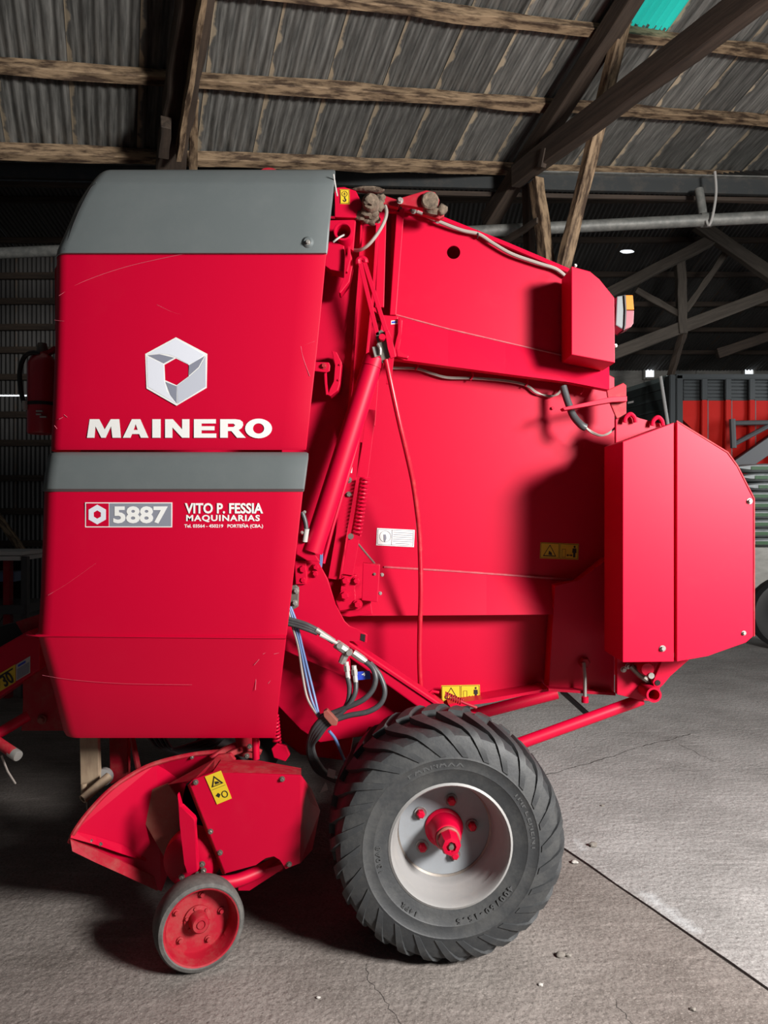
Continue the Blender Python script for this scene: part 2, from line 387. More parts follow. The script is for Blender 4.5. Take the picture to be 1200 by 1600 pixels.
# ------------------------------------------------------------------ near roof: plane from the sheets' and purlins' directions
dv = Vector((-416, 1155, -460)).normalized()          # down the slope, away from the camera
du = Vector((2800, 1155, 450)).normalized()           # along the purlins
du = (du - dv * du.dot(dv)).normalized()
nn = dv.cross(du).normalized()
if nn.z < 0: nn = -nn
O0 = P(600, 250, 6.5)
def onroof(px, py, off=0.0):
    r = P(px, py, 1.0) - Vector((0, 0, H)); o = Vector((0, 0, H)); pl = O0 - nn * off
    t = (pl - o).dot(nn) / r.dot(nn); return o + r * t
def uv(p): q = p - O0; return q.dot(du), q.dot(dv)
def fromuv(u, v, off=0.0): return O0 + du * u + dv * v - nn * off
ceil = root('ceiling', (0, 6, 4), kind='structure')
SW, PITCH = .456, .076
def corrug(name, width, length, parent, m, M, amp=.014, nl=4, sag=.004):
    nx = int(width / PITCH * 8); v = []; f = []
    for j in range(nl + 1):
        for i in range(nx + 1):
            x = width * i / nx
            v.append((x, length * j / nl, amp * math.cos(2 * math.pi * x / PITCH) + random.uniform(-sag, sag) * .3 + (-.006 if i < 3 else 0)))
    for j in range(nl):
        for i in range(nx): a = j * (nx + 1) + i; f.append((a, a + 1, a + nx + 2, a + nx + 1))
    o = pyd(name, v, f, m, parent, 60)
    o.matrix_basis = M; return o
V0, V1 = -4.4, .12                                    # up slope (over the camera) .. eave
Ms = Matrix(((du.x, dv.x, nn.x, 0), (du.y, dv.y, nn.y, 0), (du.z, dv.z, nn.z, 0), (0, 0, 0, 1)))
us = uv(onroof(600, 130))[0]
KT = math.floor((uv(onroof(1012, 12))[0] - us) / SW)
for k in range(-16, 21):
    p = fromuv(us + k * SW, V0, random.uniform(-.004, .004))
    M = Ms.copy(); M.translation = p
    if k == KT:                                  # the translucent teal sheet fills the upper part of one run
        lo = uv(onroof(1020, 40))[1]
        M.translation = fromuv(us + k * SW, lo)
        corrug('roof_sheet', SW + .012, V1 - lo, ceil, SHEET, M)
        if k == KT:
            M2 = Ms.copy(); M2.translation = fromuv(us + k * SW, V0)
            o = corrug('translucent_roof_sheet', SW + .01, lo - V0 + .03, ceil, TEAL, M2); o['label'] = 'teal translucent roof sheet'
        continue
    corrug('roof_sheet', SW + .012, V1 - V0, ceil, SHEET, M)
def purlin(a, b, wd=.075, ht=.085, off=.06):
    p = onroof(a[0], a[1], off); q = onroof(b[0], b[1], off); d = (q - p).normalized()
    return beam('purlin', p - d * 2.2, q + d * 2.6, wd, ht, WOOD, ceil, .009, 38, up=nn)
purlin((-250, -93), (1300, 92)); purlin((-150, 92), (1300, 196)); purlin((-150, 232), (1320, 282), .08, .09)
purlin((-250, -330), (1300, -40))
# dark valley beam under the eave, with a rusty lip
ga, gb = P(-160, 263, 6.9), P(1330, 297, 7.1); ga, gb = ga + (ga - gb) * .25, gb + (gb - ga) * .35
box_dir = (gb - ga).normalized()
beam('eave_beam', ga, gb, .05, .14, GUTTER, ceil, .002, 8)
beam('eave_lip', ga + Vector((0, -.05, .075)), gb + Vector((0, -.05, .075)), .06, .012, PIPE, ceil, .002, 8)
beam('eave_lath', ga + Vector((0, .05, -.10)), gb + Vector((0, .05, -.10)), .05, .04, WOODD, ceil, .006, 12)

# trusses of the near bay (rafter, tie, posts) in the vertical plane across the purlins
tr = root('roof_truss', (1.2, 6.6, 0), 'dark timber roof truss with tie beam and posts above the baler', kind='structure')
def TP(px, py, d=0.0):
    k = (px - 600) / F; Y = 3.825 / (.91 * k + .41) + d; return P(px, py, Y)
beam('rafter', TP(1010, -40) + (TP(1010, -40) - TP(762, 348, .1)) * .7, TP(762, 348, .1), .13, .16, WOODD, tr, .008, 10)
beam('tie_beam', TP(1260, -65, -.07) + (TP(1260, -65, -.07) - TP(806, 276, -.05)) * .8, TP(806, 276, -.05), .10, .20, WOODD, tr, .008, 10)
beam('post', TP(982, 0, .13), TP(862, 492, .13), .10, .085, WOOD, tr, .006, 8)
pd = TP(862, 470, .06); beam('post', TP(838, 282, .06), pd, .09, .11, WOOD, tr, .006, 8); beam('post', pd, (pd.x, pd.y, 0), .11, .11, WOOD, tr, .006, 12, up=(0, 1, 0))
beam('post', TP(824, 290, .12), TP(830, 480, .12), .07, .09, WOODD, tr, .006, 8)
beam('brace', TP(842, 345), TP(786, 378), .05, .05, WOODD, tr, .004, 4)
beam('cleat', TP(852, 232, -.12), TP(846, 262, -.12), .05, .06, WOODD, tr)
tl = root('roof_truss', (-2, 6, 0), 'timber rafter pair rising over the grey hood', kind='structure')
beam('rafter', onroof(310, -40, .25), onroof(263, 275, .28), .20, .19, WOODD, tl, .01, 10)
beam('rafter_plank', onroof(322, -40, .42), onroof(279, 240, .44), .035, .16, WOOD, tl, .006, 10)
beam('post', onroof(303, 150, .2), onroof(301, 300, .2), .06, .08, WOOD, tl, .006, 5)
beam('cleat', onroof(259, 190, .42), onroof(255, 240, .42), .07, .10, WOODD, tl, .006, 3)

# pipe hung across the bay
hp = root('hanging_pipe', P(600, 368, 6.9), 'grey galvanised pipe hanging across the shed below the eave', 'pipe')
ptube('pipe_run', [(-480, 417, 7.77), (-200, 404, 7.6), (300, 383, 7.3), (760, 361, 7.0), (1330, 333, 6.7), (1750, 313, 6.5)], .055, PIPE, hp, 16)
ptube('pipe_tee', [(1100, 345, 6.85), (1092, 296, 6.9)], .04, PIPE, hp, 12)
lathe('pipe_collar', [(.0, -.05), (.064, -.05), (.066, 0), (.064, .05), (0, .05)], P(1103, 344, 6.83), P(1330, 333, 6.7) - P(760, 361, 7.0), PIPE, hp, 16)
ptube('tie_loop', [(1117, 268, 6.75), (1119, 300, 6.74), (1114, 335, 6.72), (1108, 352, 6.74), (1104, 345, 6.76)], .012, WHITED, hp, 8, True)

# ------------------------------------------------------------------ far bay: dark roof slope, trusses, walls
ceil2 = root('ceiling', (0, 13, 5), kind='structure')
ce_a, ce_b = Vector((0, 10.5, 6.75)), Vector((0, 17.6, 4.95))
fs = (ce_b - ce_a).normalized(); fn = Vector((1, 0, 0)).cross(fs).normalized()
for k in range(-9, 15):
    p = ce_a + Vector((k * .8, 0, 0))
    M = Matrix(((1, 0, 0, p.x), (0, fs.y, fn.y, p.y), (0, fs.z, fn.z, p.z), (0, 0, 0, 1)))
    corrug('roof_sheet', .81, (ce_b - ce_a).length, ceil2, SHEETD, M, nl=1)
for k in range(1, 7):
    p = ce_a.lerp(ce_b, k / 7) + Vector((0, 0, -.06))
    beam('purlin', p + Vector((-9, 0, 0)), p + Vector((12, 0, 0)), .07, .09, WOODD, ceil2, .006, 10)
# near slope of the far bay, rising from the valley
na, nb = Vector((0, 7.2, 4.75)), Vector((0, 10.55, 6.80)); ns_ = (nb - na).normalized(); nf = Vector((1, 0, 0)).cross(ns_).normalized()
for k in range(-9, 15):
    p = na + Vector((k * .8, 0, 0))
    M = Matrix(((1, 0, 0, p.x), (0, ns_.y, nf.y, p.y), (0, ns_.z, nf.z, p.z), (0, 0, 0, 1)))
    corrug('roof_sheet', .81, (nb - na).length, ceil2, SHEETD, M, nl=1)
lump('daylight_hole', P(980, 393, 11.2), .05, DAY, ceil2, (2.2, .3, .6), .1)
ft = root('roof_truss', P(1066, 520, 12.5), 'grey timber truss of the far bay above the red trailer', kind='structure')
def ftb(n, a, b, w_, h_, m=None): beam(n, P(*a), P(*b), w_, h_, m or WOODF, ft, .01, 6)
WOODF = mat('dusty_dark_timber', (.12, .10, .08), .85, col2=(.06, .048, .038), vscale=3, stretch=(.7, 9, 9))
ftb('tie_beam', (925, 472, 12.6), (1120, 371, 12.0), .12, .17); ftb('rafter', (1088, 350, 12.0), (1230, 448, 12.0), .14, .2)
ftb('king_post', (1062, 400, 12.4), (1066, 522, 12.4), .14, .15); ftb('brace', (1134, 395, 12.3), (1070, 486, 12.4), .1, .1)
ftb('brace', (994, 454, 12.6), (1062, 492, 12.4), .1, .1); ftb('tie_beam', (940, 560, 12.5), (1230, 449, 12.3), .12, .19)
ftb('brace', (1070, 512, 12.4), (1046, 590, 12.6), .11, .1, WOODD); ftb('tie_beam', (1120, 553, 13.5), (1230, 516, 13.5), .12, .17, WOODD)
# back wall of block courses with two small openings
wall = root('wall_back', (0, 17.8, 0), kind='structure')
for r in range(7):
    z0 = r * .72
    for c in range(-7, 12):
        x0 = c * 1.25 + (.6 if r % 2 else 0)
        box('block', (x0, 17.75, z0 + .008), (x0 + 1.238, 18.0, z0 + .712), BLOCK, wall, .01)
for n_, px in ((1, 1015), (2, 1170)):
    wn = root('window_%d' % n_, P(px, 578, 17.7), kind='structure')
    a = P(px - 7, 590, 17.68); b = P(px + 7, 563, 17.68)
    fr_ = .03
    box('window_pane', (a.x, 17.70, a.z), (b.x, 17.72, b.z), DAY, wn, 0)
    box('window_jamb', (a.x - .05, 17.64, a.z - .05), (a.x, 17.75, b.z + .05), BLOCK, wn); box('window_jamb', (b.x, 17.64, a.z - .05), (b.x + .05, 17.75, b.z + .05), BLOCK, wn)
    box('window_lintel', (a.x, 17.64, b.z), (b.x, 17.75, b.z + .05), BLOCK, wn); box('window_sill', (a.x, 17.6, a.z - .05), (b.x, 17.75, a.z), BLOCK, wn)
# corrugated end wall behind the baler's left side
wl = root('wall_left', (-6, 12.5, 0), kind='structure')
for k in range(16):
    x0 = -10.5 + k * .6
    z_split = P(0, 618, 12.6).z
    for (z0, z1, t) in ((0, z_split - .015, .0), (z_split + .015, 6.0, .03)):
        M = Matrix(((1, 0, 0, x0), (0, 0, -1, 12.6 + t), (0, 1, 0, z0), (0, 0, 0, 1)))
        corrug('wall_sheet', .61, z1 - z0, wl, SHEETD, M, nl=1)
for py in (432, 472, 512, 548, 590, 649, 693, 748, 800, 850):
    p = P(-200, py, 12.5); q = P(280, py - 2, 12.5); beam('wall_girt', p, q, .06, .10, WOODD, wl, .006, 8)
box('light_slit', (P(-60, 618, 12.62).x, 12.64, P(0, 619, 12.62).z), (P(45, 618, 12.62).x, 12.645, P(0, 616.5, 12.62).z), DAY, wl, 0)
beam('wall_brace', P(-30, 770, 12.3), P(36, 862, 12.3), .1, .1, WOOD, wl, .006, 5)

# ================================================================== the round baler
B = root('round_baler', (0.0, 3.9, 0), 'big red round baler with grey hood filling the middle of the shed', 'baler')
YS, YL, YC, YW, YT, YR = 2.75, 2.71, 3.04, 3.25, 3.19, 3.13

def shield(name, rows, mat_, parent, back=.28, r=.06, lip=.035, th=.004, nx=10, label=None):
    """a pressed cover: flat face, rounded left end running back, folded right lip; rows = (py, Y, xl, xr)"""
    bm = bmesh.new(); grid = []
    for (py, Y, xl, xr) in rows:
        z = H - (py - 800) / F * Y; X0 = (xl - 600) / F * Y; X1 = (xr - 600) / F * Y
        row = [Vector((X0 + .012, Y + back, z)), Vector((X0, Y + r, z))]
        for k in range(1, 9):
            a = math.pi / 2 * k / 8; row.append(Vector((X0 + r - r * math.cos(a), Y + r - r * math.sin(a), z)))
        for k in range(1, nx + 1):
            row.append(Vector((X0 + r + (X1 - .004 - X0 - r) * k / nx, Y, z)))
        row += [Vector((X1 - .001, Y + .001, z)), Vector((X1, Y + .004, z)), Vector((X1 - .004, Y + lip, z))]
        grid.append([bm.verts.new(p) for p in row])
    for a, b in zip(grid, grid[1:]):
        for k in range(len(a) - 1): bm.faces.new((a[k], a[k + 1], b[k + 1], b[k]))
    bmesh.ops.recalc_face_normals(bm, faces=bm.faces)
    g = bmesh.ops.solidify(bm, geom=list(bm.faces), thickness=th)
    return put(name, finish(bm, name, 40), mat_, parent, label)
# chamber: the solid body between the two side walls
plate('chamber_body', [(500, 345), (610, 330), (645, 345), (890, 440), (940, 470), (945, 690), (1060, 690), (1090, 800), (1060, 1000), (955, 1060), (860, 1070), (700, 1085), (560, 1110), (440, 1100), (300, 1130), (120, 1080), (100, 720), (110, 420), (140, 320)], 3.285, 1.75, RED, B, .02)
plate('underframe', [(430, 1080), (560, 1110), (545, 1190), (470, 1180), (430, 1150)], 3.3, 1.7, RED, B, .01)

# ---- covers on the left
up = shield('upper_cover', [(395, YS, 80, 510), (470, YS - .006, 79, 503), (550, YS - .010, 77, 495), (630, YS - .006, 74, 486), (698, YS, 71, 479), (703, YS + .006, 71, 478)], REDP, B)
cap = shield('hood_cap', [(267, YS + .20, 152, 522), (268, YS + .07, 150, 522), (269.5, YS + .05, 147, 522), (277, YS + .03, 140, 522), (285, YS + .008, 134, 521), (290, YS + .002, 130, 520), (312, YS - .004, 116, 518), (346, YS - .009, 101, 514), (386, YS - .014, 83, 511), (394, YS - .012, 81, 510), (396, YS + .004, 81, 510)], GREY, B, label='grey moulded plastic hood')
# raised facet line on the hood
ptube('hood_groove', [(101, 390, YS - .0135), (113, 355, YS - .0095), (127, 322, YS - .0045), (142, 294, YS + .002), (150, 287, YS + .006)], .0022, BLACK, cap, 6, True)
ptube('hood_ridge', [(150, 286, YS + .0075), (300, 285, YS + .008), (519, 288, YS + .0055)], .003, GREY, cap, 8)
lathe('latch_recess', [(0, -.0006), (.028, -.0006), (.030, .004), (0, .004)], P(486, 377, YS - .0135), (0, 1, 0), BLACK, cap, 24)
lathe('latch_cup', [(0, -.010), (.014, -.010), (.021, -.004), (.025, .004), (0, .006)], P(481, 379, YS - .015), (0, 1, 0), GREY, cap, 20)
bolt(481, 379, YS - .024, .010, STEEL, cap, 'latch_screw')
ptube('hood_edge_trim', [(521, 272, YS + .0), (525, 296, YS + .03), (527, 306, YS + .05)], .003, WHITED, cap, 6)
low = shield('lower_cover', [(762, YL, 58, 474), (850, YL - .008, 55, 464), (930, YL - .008, 52, 455), (992, YL, 48, 448), (994, YL - .006, 43, 447), (998, YL - .004, 48, 447), (1075, YL + .03, 70, 438), (1146, YL + .065, 88, 431), (1153, YL + .075, 92, 430)], REDP, B, r=.075)
band = shield('grey_band', [(708, YL + .06, 72, 478), (709.5, YL + .018, 68, 480), (716, YL, 66, 480), (740, YL - .010, 61, 477), (763, YL - .012, 58, 474), (767, YL, 58, 473)], GREY, B, r=.07, label='grey plastic strip along the top of the lower cover')
ptube('cover_crease', [(41, 992, YL + .05), (45, 993, YL + .01), (60, 994, YL - .006), (250, 995.5, YL - .006), (447, 997, YL - .006)], .003, REDP, low, 8)
SCR = mat('scratched_primer', (.50, .10, .14), .6)
def scratch(pts, Y, par, r=.0007): ptube('scratch', [(x, y, Y) for x, y in pts], r, SCR, par, 4, len(pts) > 2)
scratch([(92, 462), (130, 440), (200, 416), (290, 396)], YS - .0035, up); scratch([(85, 500), (180, 512), (300, 524), (400, 526), (495, 526)], YS - .0065, up, .0005); scratch([(245, 476), (268, 487), (292, 494)], YS - .0065, up, .0006)
scratch([(395, 503), (430, 499), (500, 500)], YS - .0065, up, .0005); scratch([(456, 547), (492, 533)], YS - .0085, up, .001); scratch([(470, 541), (474, 560), (484, 588)], YS - .0095, up, .0009)
scratch([(75, 930), (105, 912), (150, 880)], YL - .0075, low, .0007); scratch([(66, 1055), (110, 1062), (190, 1068), (300, 1070)], YL + .020, low, .0005)
for (x, y, dx, dy) in ((405, 1030, -8, 9), (411, 1022, 5, -3), (400, 1058, -1, 20), (425, 1060, -6, 8), (428, 1022, 8, -2), (300, 1128, 10, -8), (330, 1120, 8, -7), (345, 1125, 9, -6), (180, 1080, 3, 4), (250, 1100, 4, 2), (92, 655, 6, -3), (100, 648, 5, 4), (85, 665, 4, 5), (120, 1090, 3, 3), (210, 890, 4, -2), (380, 880, 3, 2)):
    Yq_ = YL - .006 if y < 990 and y > 760 else (YS - .006 if y < 760 else YL - .004 + (y - 998) / 155 * .079 - .002); scratch([(x, y), (x + dx, y + dy)], Yq_, up if y < 760 else low, .0011)
bolt(437, 1013, YL + .02, .006, RED, low)
for (x, y) in ((470, 800), (466, 832)): bolt(x + 6, y, YL + .02, .006, STEEL, low)

# ---- lettering and emblem on the covers
def blade(pts, m): return curve2d('emblem_facet', [[(120 + x / 3.3333, 500 + y / 3.3333) for x, y in pts]], YS - .0108, m, emb, .001)
emb = curve2d('emblem', [[(275, 527), (324, 553), (323, 606), (276, 634), (229, 607), (227, 553)], [(275, 560), (257, 570), (258, 594), (276, 602), (295, 588), (295, 570)]], YS - .0100, WHITE, up, .001, 'silver hexagon ring emblem')
blade([(370, 180), (515, 98), (664, 181), (620, 215), (580, 230), (515, 193), (480, 180), (430, 174)], SILV1)
blade([(671, 190), (672, 348), (526, 436), (522, 343), (590, 292), (640, 248)], SILV2)
blade([(365, 190), (452, 229), (456, 318), (470, 370), (515, 434), (371, 348)], SILV1)
blade([(370, 184), (430, 178), (508, 197), (453, 226)], SILV3); blade([(584, 236), (666, 188), (634, 246), (586, 288)], SILV3); blade([(462, 322), (520, 345), (521, 434), (488, 392)], SILV3)
def L7(px0, px1, loops):     # loops in unit letter box -> pixels
    return [[(px0 + x * (px1 - px0), 684 - y * 29) for x, y in lp] for lp in loops]
def ell(cx, cy, rx, ry, n=28, rev=False):
    p = [(cx + rx * math.cos(2 * math.pi * k / n), cy + ry * math.sin(2 * math.pi * k / n)) for k in range(n)]; return p[::-1] if rev else p
letters = [(136, 189, [[(0, 0), (.08, 1), (.36, 1), (.52, .45), (.70, 1), (.95, 1), (1, 0), (.75, 0), (.71, .62), (.55, 0), (.42, 0), (.25, .62), (.22, 0)]]),
    (192, 232, [[(0, 0), (.35, 1), (.68, 1), (1, 0), (.70, 0), (.64, .2), (.36, .2), (.30, 0)], [(.42, .42), (.5, .74), (.58, .42)]]),
    (238, 251, [[(0, 0), (0, 1), (1, 1), (1, 0)]]),
    (258, 296, [[(0, 0), (0, 1), (.32, 1), (.70, .45), (.70, 1), (1, 1), (1, 0), (.70, 0), (.30, .56), (.30, 0)]]),
    (303, 338, [[(0, 0), (0, 1), (.98, 1), (.98, .77), (.34, .77), (.34, .62), (.92, .62), (.92, .40), (.34, .40), (.34, .23), (1, .23), (1, 0)]]),
    (344, 384, [[(0, 0), (0, 1), (.6, 1), (.78, .96), (.88, .85), (.9, .68), (.84, .52), (.72, .42), (1, 0), (.66, 0), (.44, .36), (.3, .36), (.3, 0)], [(.3, .76), (.52, .76), (.59, .68), (.52, .58), (.3, .58)]]),
    (383, 425, [ell(.5, .5, .5, .53), ell(.5, .5, .21, .28, 20, True)])]
for a, b, lp in letters: curve2d('letter', L7(a, b, lp), YS - .0050, WHITE, up, .001)
bd = plate('model_badge', [(133, 785), (269, 785), (269, 824), (133, 824)], YL - .0060, .002, WHITE, low, 0, 'model badge, red and grey')
plate('badge_red_field', [(134.5, 786.5), (170, 786.5), (170, 822.5), (134.5, 822.5)], YL - .0064, .002, REDP, bd, 0)
plate('badge_grey_field', [(171, 786.5), (267.5, 786.5), (267.5, 822.5), (171, 822.5)], YL - .0064, .002, BADGE, bd, 0)
hx = lambda cx, cy, r, n=6: [(cx + r * math.sin(2 * math.pi * k / n), cy - r * math.cos(2 * math.pi * k / n)) for k in range(n)]
curve2d('badge_emblem', [hx(152, 804, 15.5), hx(152, 804, 6.5)[::-1]], YL - .0068, SILV1, bd)
text('badge_number', '5887', (177, 791, 262, 818), YL - .0066, WHITE, bd, .035)
text('dealer_name', 'VITO P. FESSIA', (289, 786, 411, 802.5), YL - .0052, WHITE, low, .03)
text('dealer_trade', 'MAQUINARIAS', (291, 804.5, 406, 816), YL - .0052, WHITE, low, .03, space=1.15)
text('dealer_contact', 'Tel. 03564 - 450219   PORTE\u00d1A (CBA.)', (288, 818, 411, 826), YL - .0052, WHITE, low, .02)

# ---- warning stickers
def rect(cx, cy, w_, h_): return [(cx - w_ / 2, cy - h_ / 2), (cx + w_ / 2, cy - h_ / 2), (cx + w_ / 2, cy + h_ / 2), (cx - w_ / 2, cy + h_ / 2)]
def rotp(lp, c, a):
    ca, sa = math.cos(a), math.sin(a); return [(c[0] + (x - c[0]) * ca - (y - c[1]) * sa, c[1] + (x - c[0]) * sa + (y - c[1]) * ca) for x, y in lp]
def keepout(cx, cy, w_, h_, a, Y, parent):
    c = (cx, cy); R = lambda lp: rotp(lp, c, a)
    s = plate('warning_sticker', R(rect(cx, cy, w_, h_)), Y, .0015, YEL, parent, 0, 'yellow warning sticker')
    Yp = Y - .0010; q = w_ / 4; t = .5
    def pr(*loops): curve2d('pictogram', [R(l) for l in loops], Yp, INK, s, .0006)
    for dx in (-q, q):
        pr(rect(cx + dx, cy, w_ / 2 - 1.4, h_ - 2), rect(cx + dx, cy, w_ / 2 - 2.4, h_ - 3)[::-1])
    tx = cx - q; r = h_ * .42
    tri = lambda k: [(tx, cy - r * k + 1), (tx + r * 1.0 * k, cy + r * .75 * k + 1), (tx - r * 1.0 * k, cy + r * .75 * k + 1)]
    pr(tri(1), tri(.82)[::-1])
    pr([(tx - 1, cy), (tx + 3, cy + 3), (tx + 4, cy + 7), (tx - 2, cy + 6)])
    pr(rect(cx + q - 8, cy + 3, 6, 13), rect(cx + q - 8, cy + 3, 5, 12)[::-1])
    pr([(cx + q - 4, cy + 6), (cx + q - 1, cy + 4), (cx + q - 1, cy + 5.4), (cx + q + 3, cy + 5.4), (cx + q + 3, cy + 4), (cx + q + 6, cy + 6), (cx + q + 3, cy + 8), (cx + q + 3, cy + 6.6), (cx + q - 1, cy + 6.6), (cx + q - 1, cy + 8)])
    mx = cx + q + 8.5
    pr(ell(mx, cy - 7.5, 1.6, 1.8, 12)); pr([(mx - 3, cy - 5), (mx + 3, cy - 5), (mx + 3.4, cy + 2), (mx + 1.7, cy + 2), (mx + 1.8, cy + 9), (mx - 1.8, cy + 9), (mx - 1.7, cy + 2), (mx - 3.4, cy + 2)])
keepout(874, 861, 60, 25, .04, YW - .0025, B)
ins = plate('instruction_sticker', rotp(rect(618, 840, 59, 27), (618, 840), .05), YW - .0025, .0015, WHITE, B, 0, 'white instruction sticker')
def ipr(*lps): curve2d('sticker_print', [rotp(l, (618, 840), .05) for l in lps], YW - .0035, BADGE, ins, .0006)
ipr(rect(618, 840, 56, 24), rect(618, 840, 55, 23)[::-1]); ipr(rect(612.5, 840, .6, 24))
ipr(ell(602, 839, 9, 9, 20), ell(602, 839, 8.5, 8.5, 20, True)); ipr([(599, 836), (603, 836), (604, 842), (602, 848), (600, 846)])
for k in range(6): ipr(rect(629.5, 832 + 3.4 * k, 30 - (8 if k == 5 else 0), .7))
# ---- side wall of the bale chamber
wallp = plate('side_wall', [(470, 420), (640, 420), (960, 590), (962, 900), (880, 925), (600, 905), (470, 905)], YW, .03, RED, B)
lw = plate('lower_side_wall', [(440, 955), (872, 958), (858, 1078), (770, 1094), (700, 1104), (440, 1104)], YW + .02, .012, RED, B)
keepout(720, 1083, 60, 25, -.02, YW - .02, B)
plate('rear_corner_plate', [(867, 915), (905, 908), (950, 872), (962, 870), (960, 1082), (857, 1076), (862, 1000)], YW - .09, .10, RED, B, .004)
plate('corner_flange', [(857, 1076), (962, 1083), (962, 1087), (857, 1080)], YW - .14, .06, RED, B, .001)
plate('lower_flange', [(700, 1100), (762, 1092), (810, 1084), (856, 1076), (858, 1080), (812, 1088), (772, 1097), (705, 1106)], YW - .10, .14, RED, B, .001)
# slanted lower rail: top edge recessed, bottom edge proud
def ribbon(name, top, bot, th, m, parent):
    n = len(top); v = [P(*p) for p in top] + [P(*p) for p in bot]; v += [q + Vector((0, th, 0)) for q in v]
    f = [[i, i + 1, n + i + 1, n + i] for i in range(n - 1)] + [[2 * n + i + 1, 2 * n + i, 3 * n + i, 3 * n + i + 1] for i in range(n - 1)]
    f += [[i, 2 * n + i, 2 * n + i + 1, i + 1] for i in range(n - 1)] + [[n + i, n + i + 1, 3 * n + i + 1, 3 * n + i] for i in range(n - 1)]
    f += [[0, n, 3 * n, 2 * n], [n - 1, 3 * n - 1, 4 * n - 1, 2 * n - 1]]
    return pyd(name, v, f, m, parent)
ribbon('lower_rail', [(540, 884, YW - .005), (600, 885, YW - .005), (760, 895, YW - .005), (900, 907, YW - .005)], [(540, 962, YW - .09), (600, 962, YW - .09), (760, 961, YW - .09), (872, 960, YW - .09)], .10, RED, B)
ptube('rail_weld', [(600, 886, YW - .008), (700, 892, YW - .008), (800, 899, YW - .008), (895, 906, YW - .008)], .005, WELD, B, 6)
# ---- tailgate upper panel and rail
tail = curve2d('tailgate_panel', [[(612, 325), (640, 330), (700, 350), (790, 386), (888, 428), (900, 480), (900, 570), (800, 545), (618, 500), (608, 495)], ell(708.5, 395, 10.5, 10.5, 20, True)], YT, RED, B, .012)
ptube('panel_top_flange', [(628, 326, YT - .02), (690, 342, YT - .02), (790, 382, YT - .02), (889, 424, YT - .02)], .012, RED, B, 8)
ribbon('tailgate_rail', [(615, 490, YT - .008), (700, 513, YT - .008), (790, 534, YT - .008), (890, 557, YT - .008), (952, 573, YT - .008)], [(612, 560, YT - .06), (700, 572, YT - .06), (790, 584, YT - .06), (890, 597, YT - .06), (952, 609, YT - .06)], .05, RED, B)
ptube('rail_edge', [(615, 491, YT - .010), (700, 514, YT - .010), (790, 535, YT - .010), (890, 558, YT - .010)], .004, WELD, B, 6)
# post with open channel between column and tailgate
plate('channel_strip', [(620, 326), (632, 326), (619, 492), (609, 492)], YT - .07, .075, RED, B)
plate('channel_web', [(592, 330), (604, 330), (600, 480), (586, 480)], YT - .07, .02, RED, B)
plate('channel_back', [(596, 330), (626, 330), (614, 500), (584, 500)], YT + .03, .01, RED, B)
# bracket beneath the channel
lb = plate('pivot_bracket', [(598, 492), (622, 494), (622, 520), (615, 545), (618, 558), (600, 560), (592, 530)], YT - .09, .012, RED, B)
plate('bracket_fin', [(623, 496), (629, 500), (627, 525), (622, 545), (625, 550), (639, 556), (637, 560), (621, 557), (619, 545), (624, 520)], YT - .11, .03, RED, B)
plate('small_sticker', [(611, 501), (621, 500), (622, 506), (611, 507)], YT - .0915, .001, WHITE, lb, 0); plate('small_sticker', [(612, 502.4), (620, 501.7), (620, 504.6), (612, 505.2)], YT - .0922, .001, BLUE, lb, 0)
# cable along the tailgate edge with ties
ptube('cable', [(652, 331, YT - .03), (668, 338, YT - .035), (690, 348, YT - .035), (722, 360, YT - .03), (748, 366, YT - .03), (770, 380, YT - .03), (800, 397, YT - .03), (840, 411, YT - .03), (868, 420, YT - .028), (884, 432, YT - .02)], .008, CGREY, B, 8, True)
for (x, y) in ((684, 345), (646, 330)): bolt(x, y, YT - .035, .013, STEEL, B)
ptube('cable_tie', [(746, 360, YT - .02), (747, 366, YT - .042), (746, 372, YT - .02)], .003, BLACK, B, 6)
for dy, x1 in ((0, 0), (2.0, 3)):
    ptube('wire', [(612, 574 + dy, YW - .02), (650, 575 + dy, YW - .02), (676, 583 + dy, YW - .02), (700, 589 + dy, YW - .02), (742, 590 + dy, YW - .02), (790, 594 + dy, YW - .02), (822, 601 + dy, YW - .02), (838, 612 + dy, YW - .02), (858, 620 - dy, YW - .02), (872, 614 + dy, YW - .03), (880, 602, YW - .03)], .0035, CGREY, B, 6, True)
for x, y in ((652, 572), (738, 588), (824, 598), (910, 610)):
    ptube('wire_clip', [(x, y - 10, YW - .03), (x + 1, y, YW - .03), (x - 3, y + 6, YW - .03)], .004, RED, B, 6)

# ---- rear lamp box
Yb = 2.99
lampbox = root('dummy', (0, 0, 0)) if False else None
rb = plate('lamp_housing', [(893, 416), (922, 424), (936, 436), (960, 465), (961, 567), (893, 554)], Yb, .17, RED, B, .003)
for (x, y) in ((899, 415), (962, 492), (962, 540)): bolt(x, y, Yb + .06, .007, STEEL, rb)
tlp = plate('tail_lamp', [(964, 463), (976, 461), (978, 508), (975, 516), (962, 508)], Yb + .02, .09, CHROME, B, .004, 'tail lamp with orange and red lens')
plate('orange_lens', [(977, 461), (989, 461), (991, 484), (978, 484)], Yb + .018, .085, ORANGE, tlp, .003)
plate('red_lens', [(978, 485), (991, 485), (990, 505), (986, 511), (976, 515)], Yb + .018, .085, PINKL, tlp, .003)
plate('lamp_gasket', [(975.5, 461), (978, 461), (979, 484), (978, 508), (976, 516), (974.5, 516), (976, 508), (977, 484)], Yb + .012, .095, BLACK, tlp, 0)
box('lamp_mount', (P(950, 470, Yb).x, Yb + .03, P(950, 505, Yb).z), (P(966, 470, Yb).x, Yb + .08, P(950, 475, Yb).z), RED, tlp)
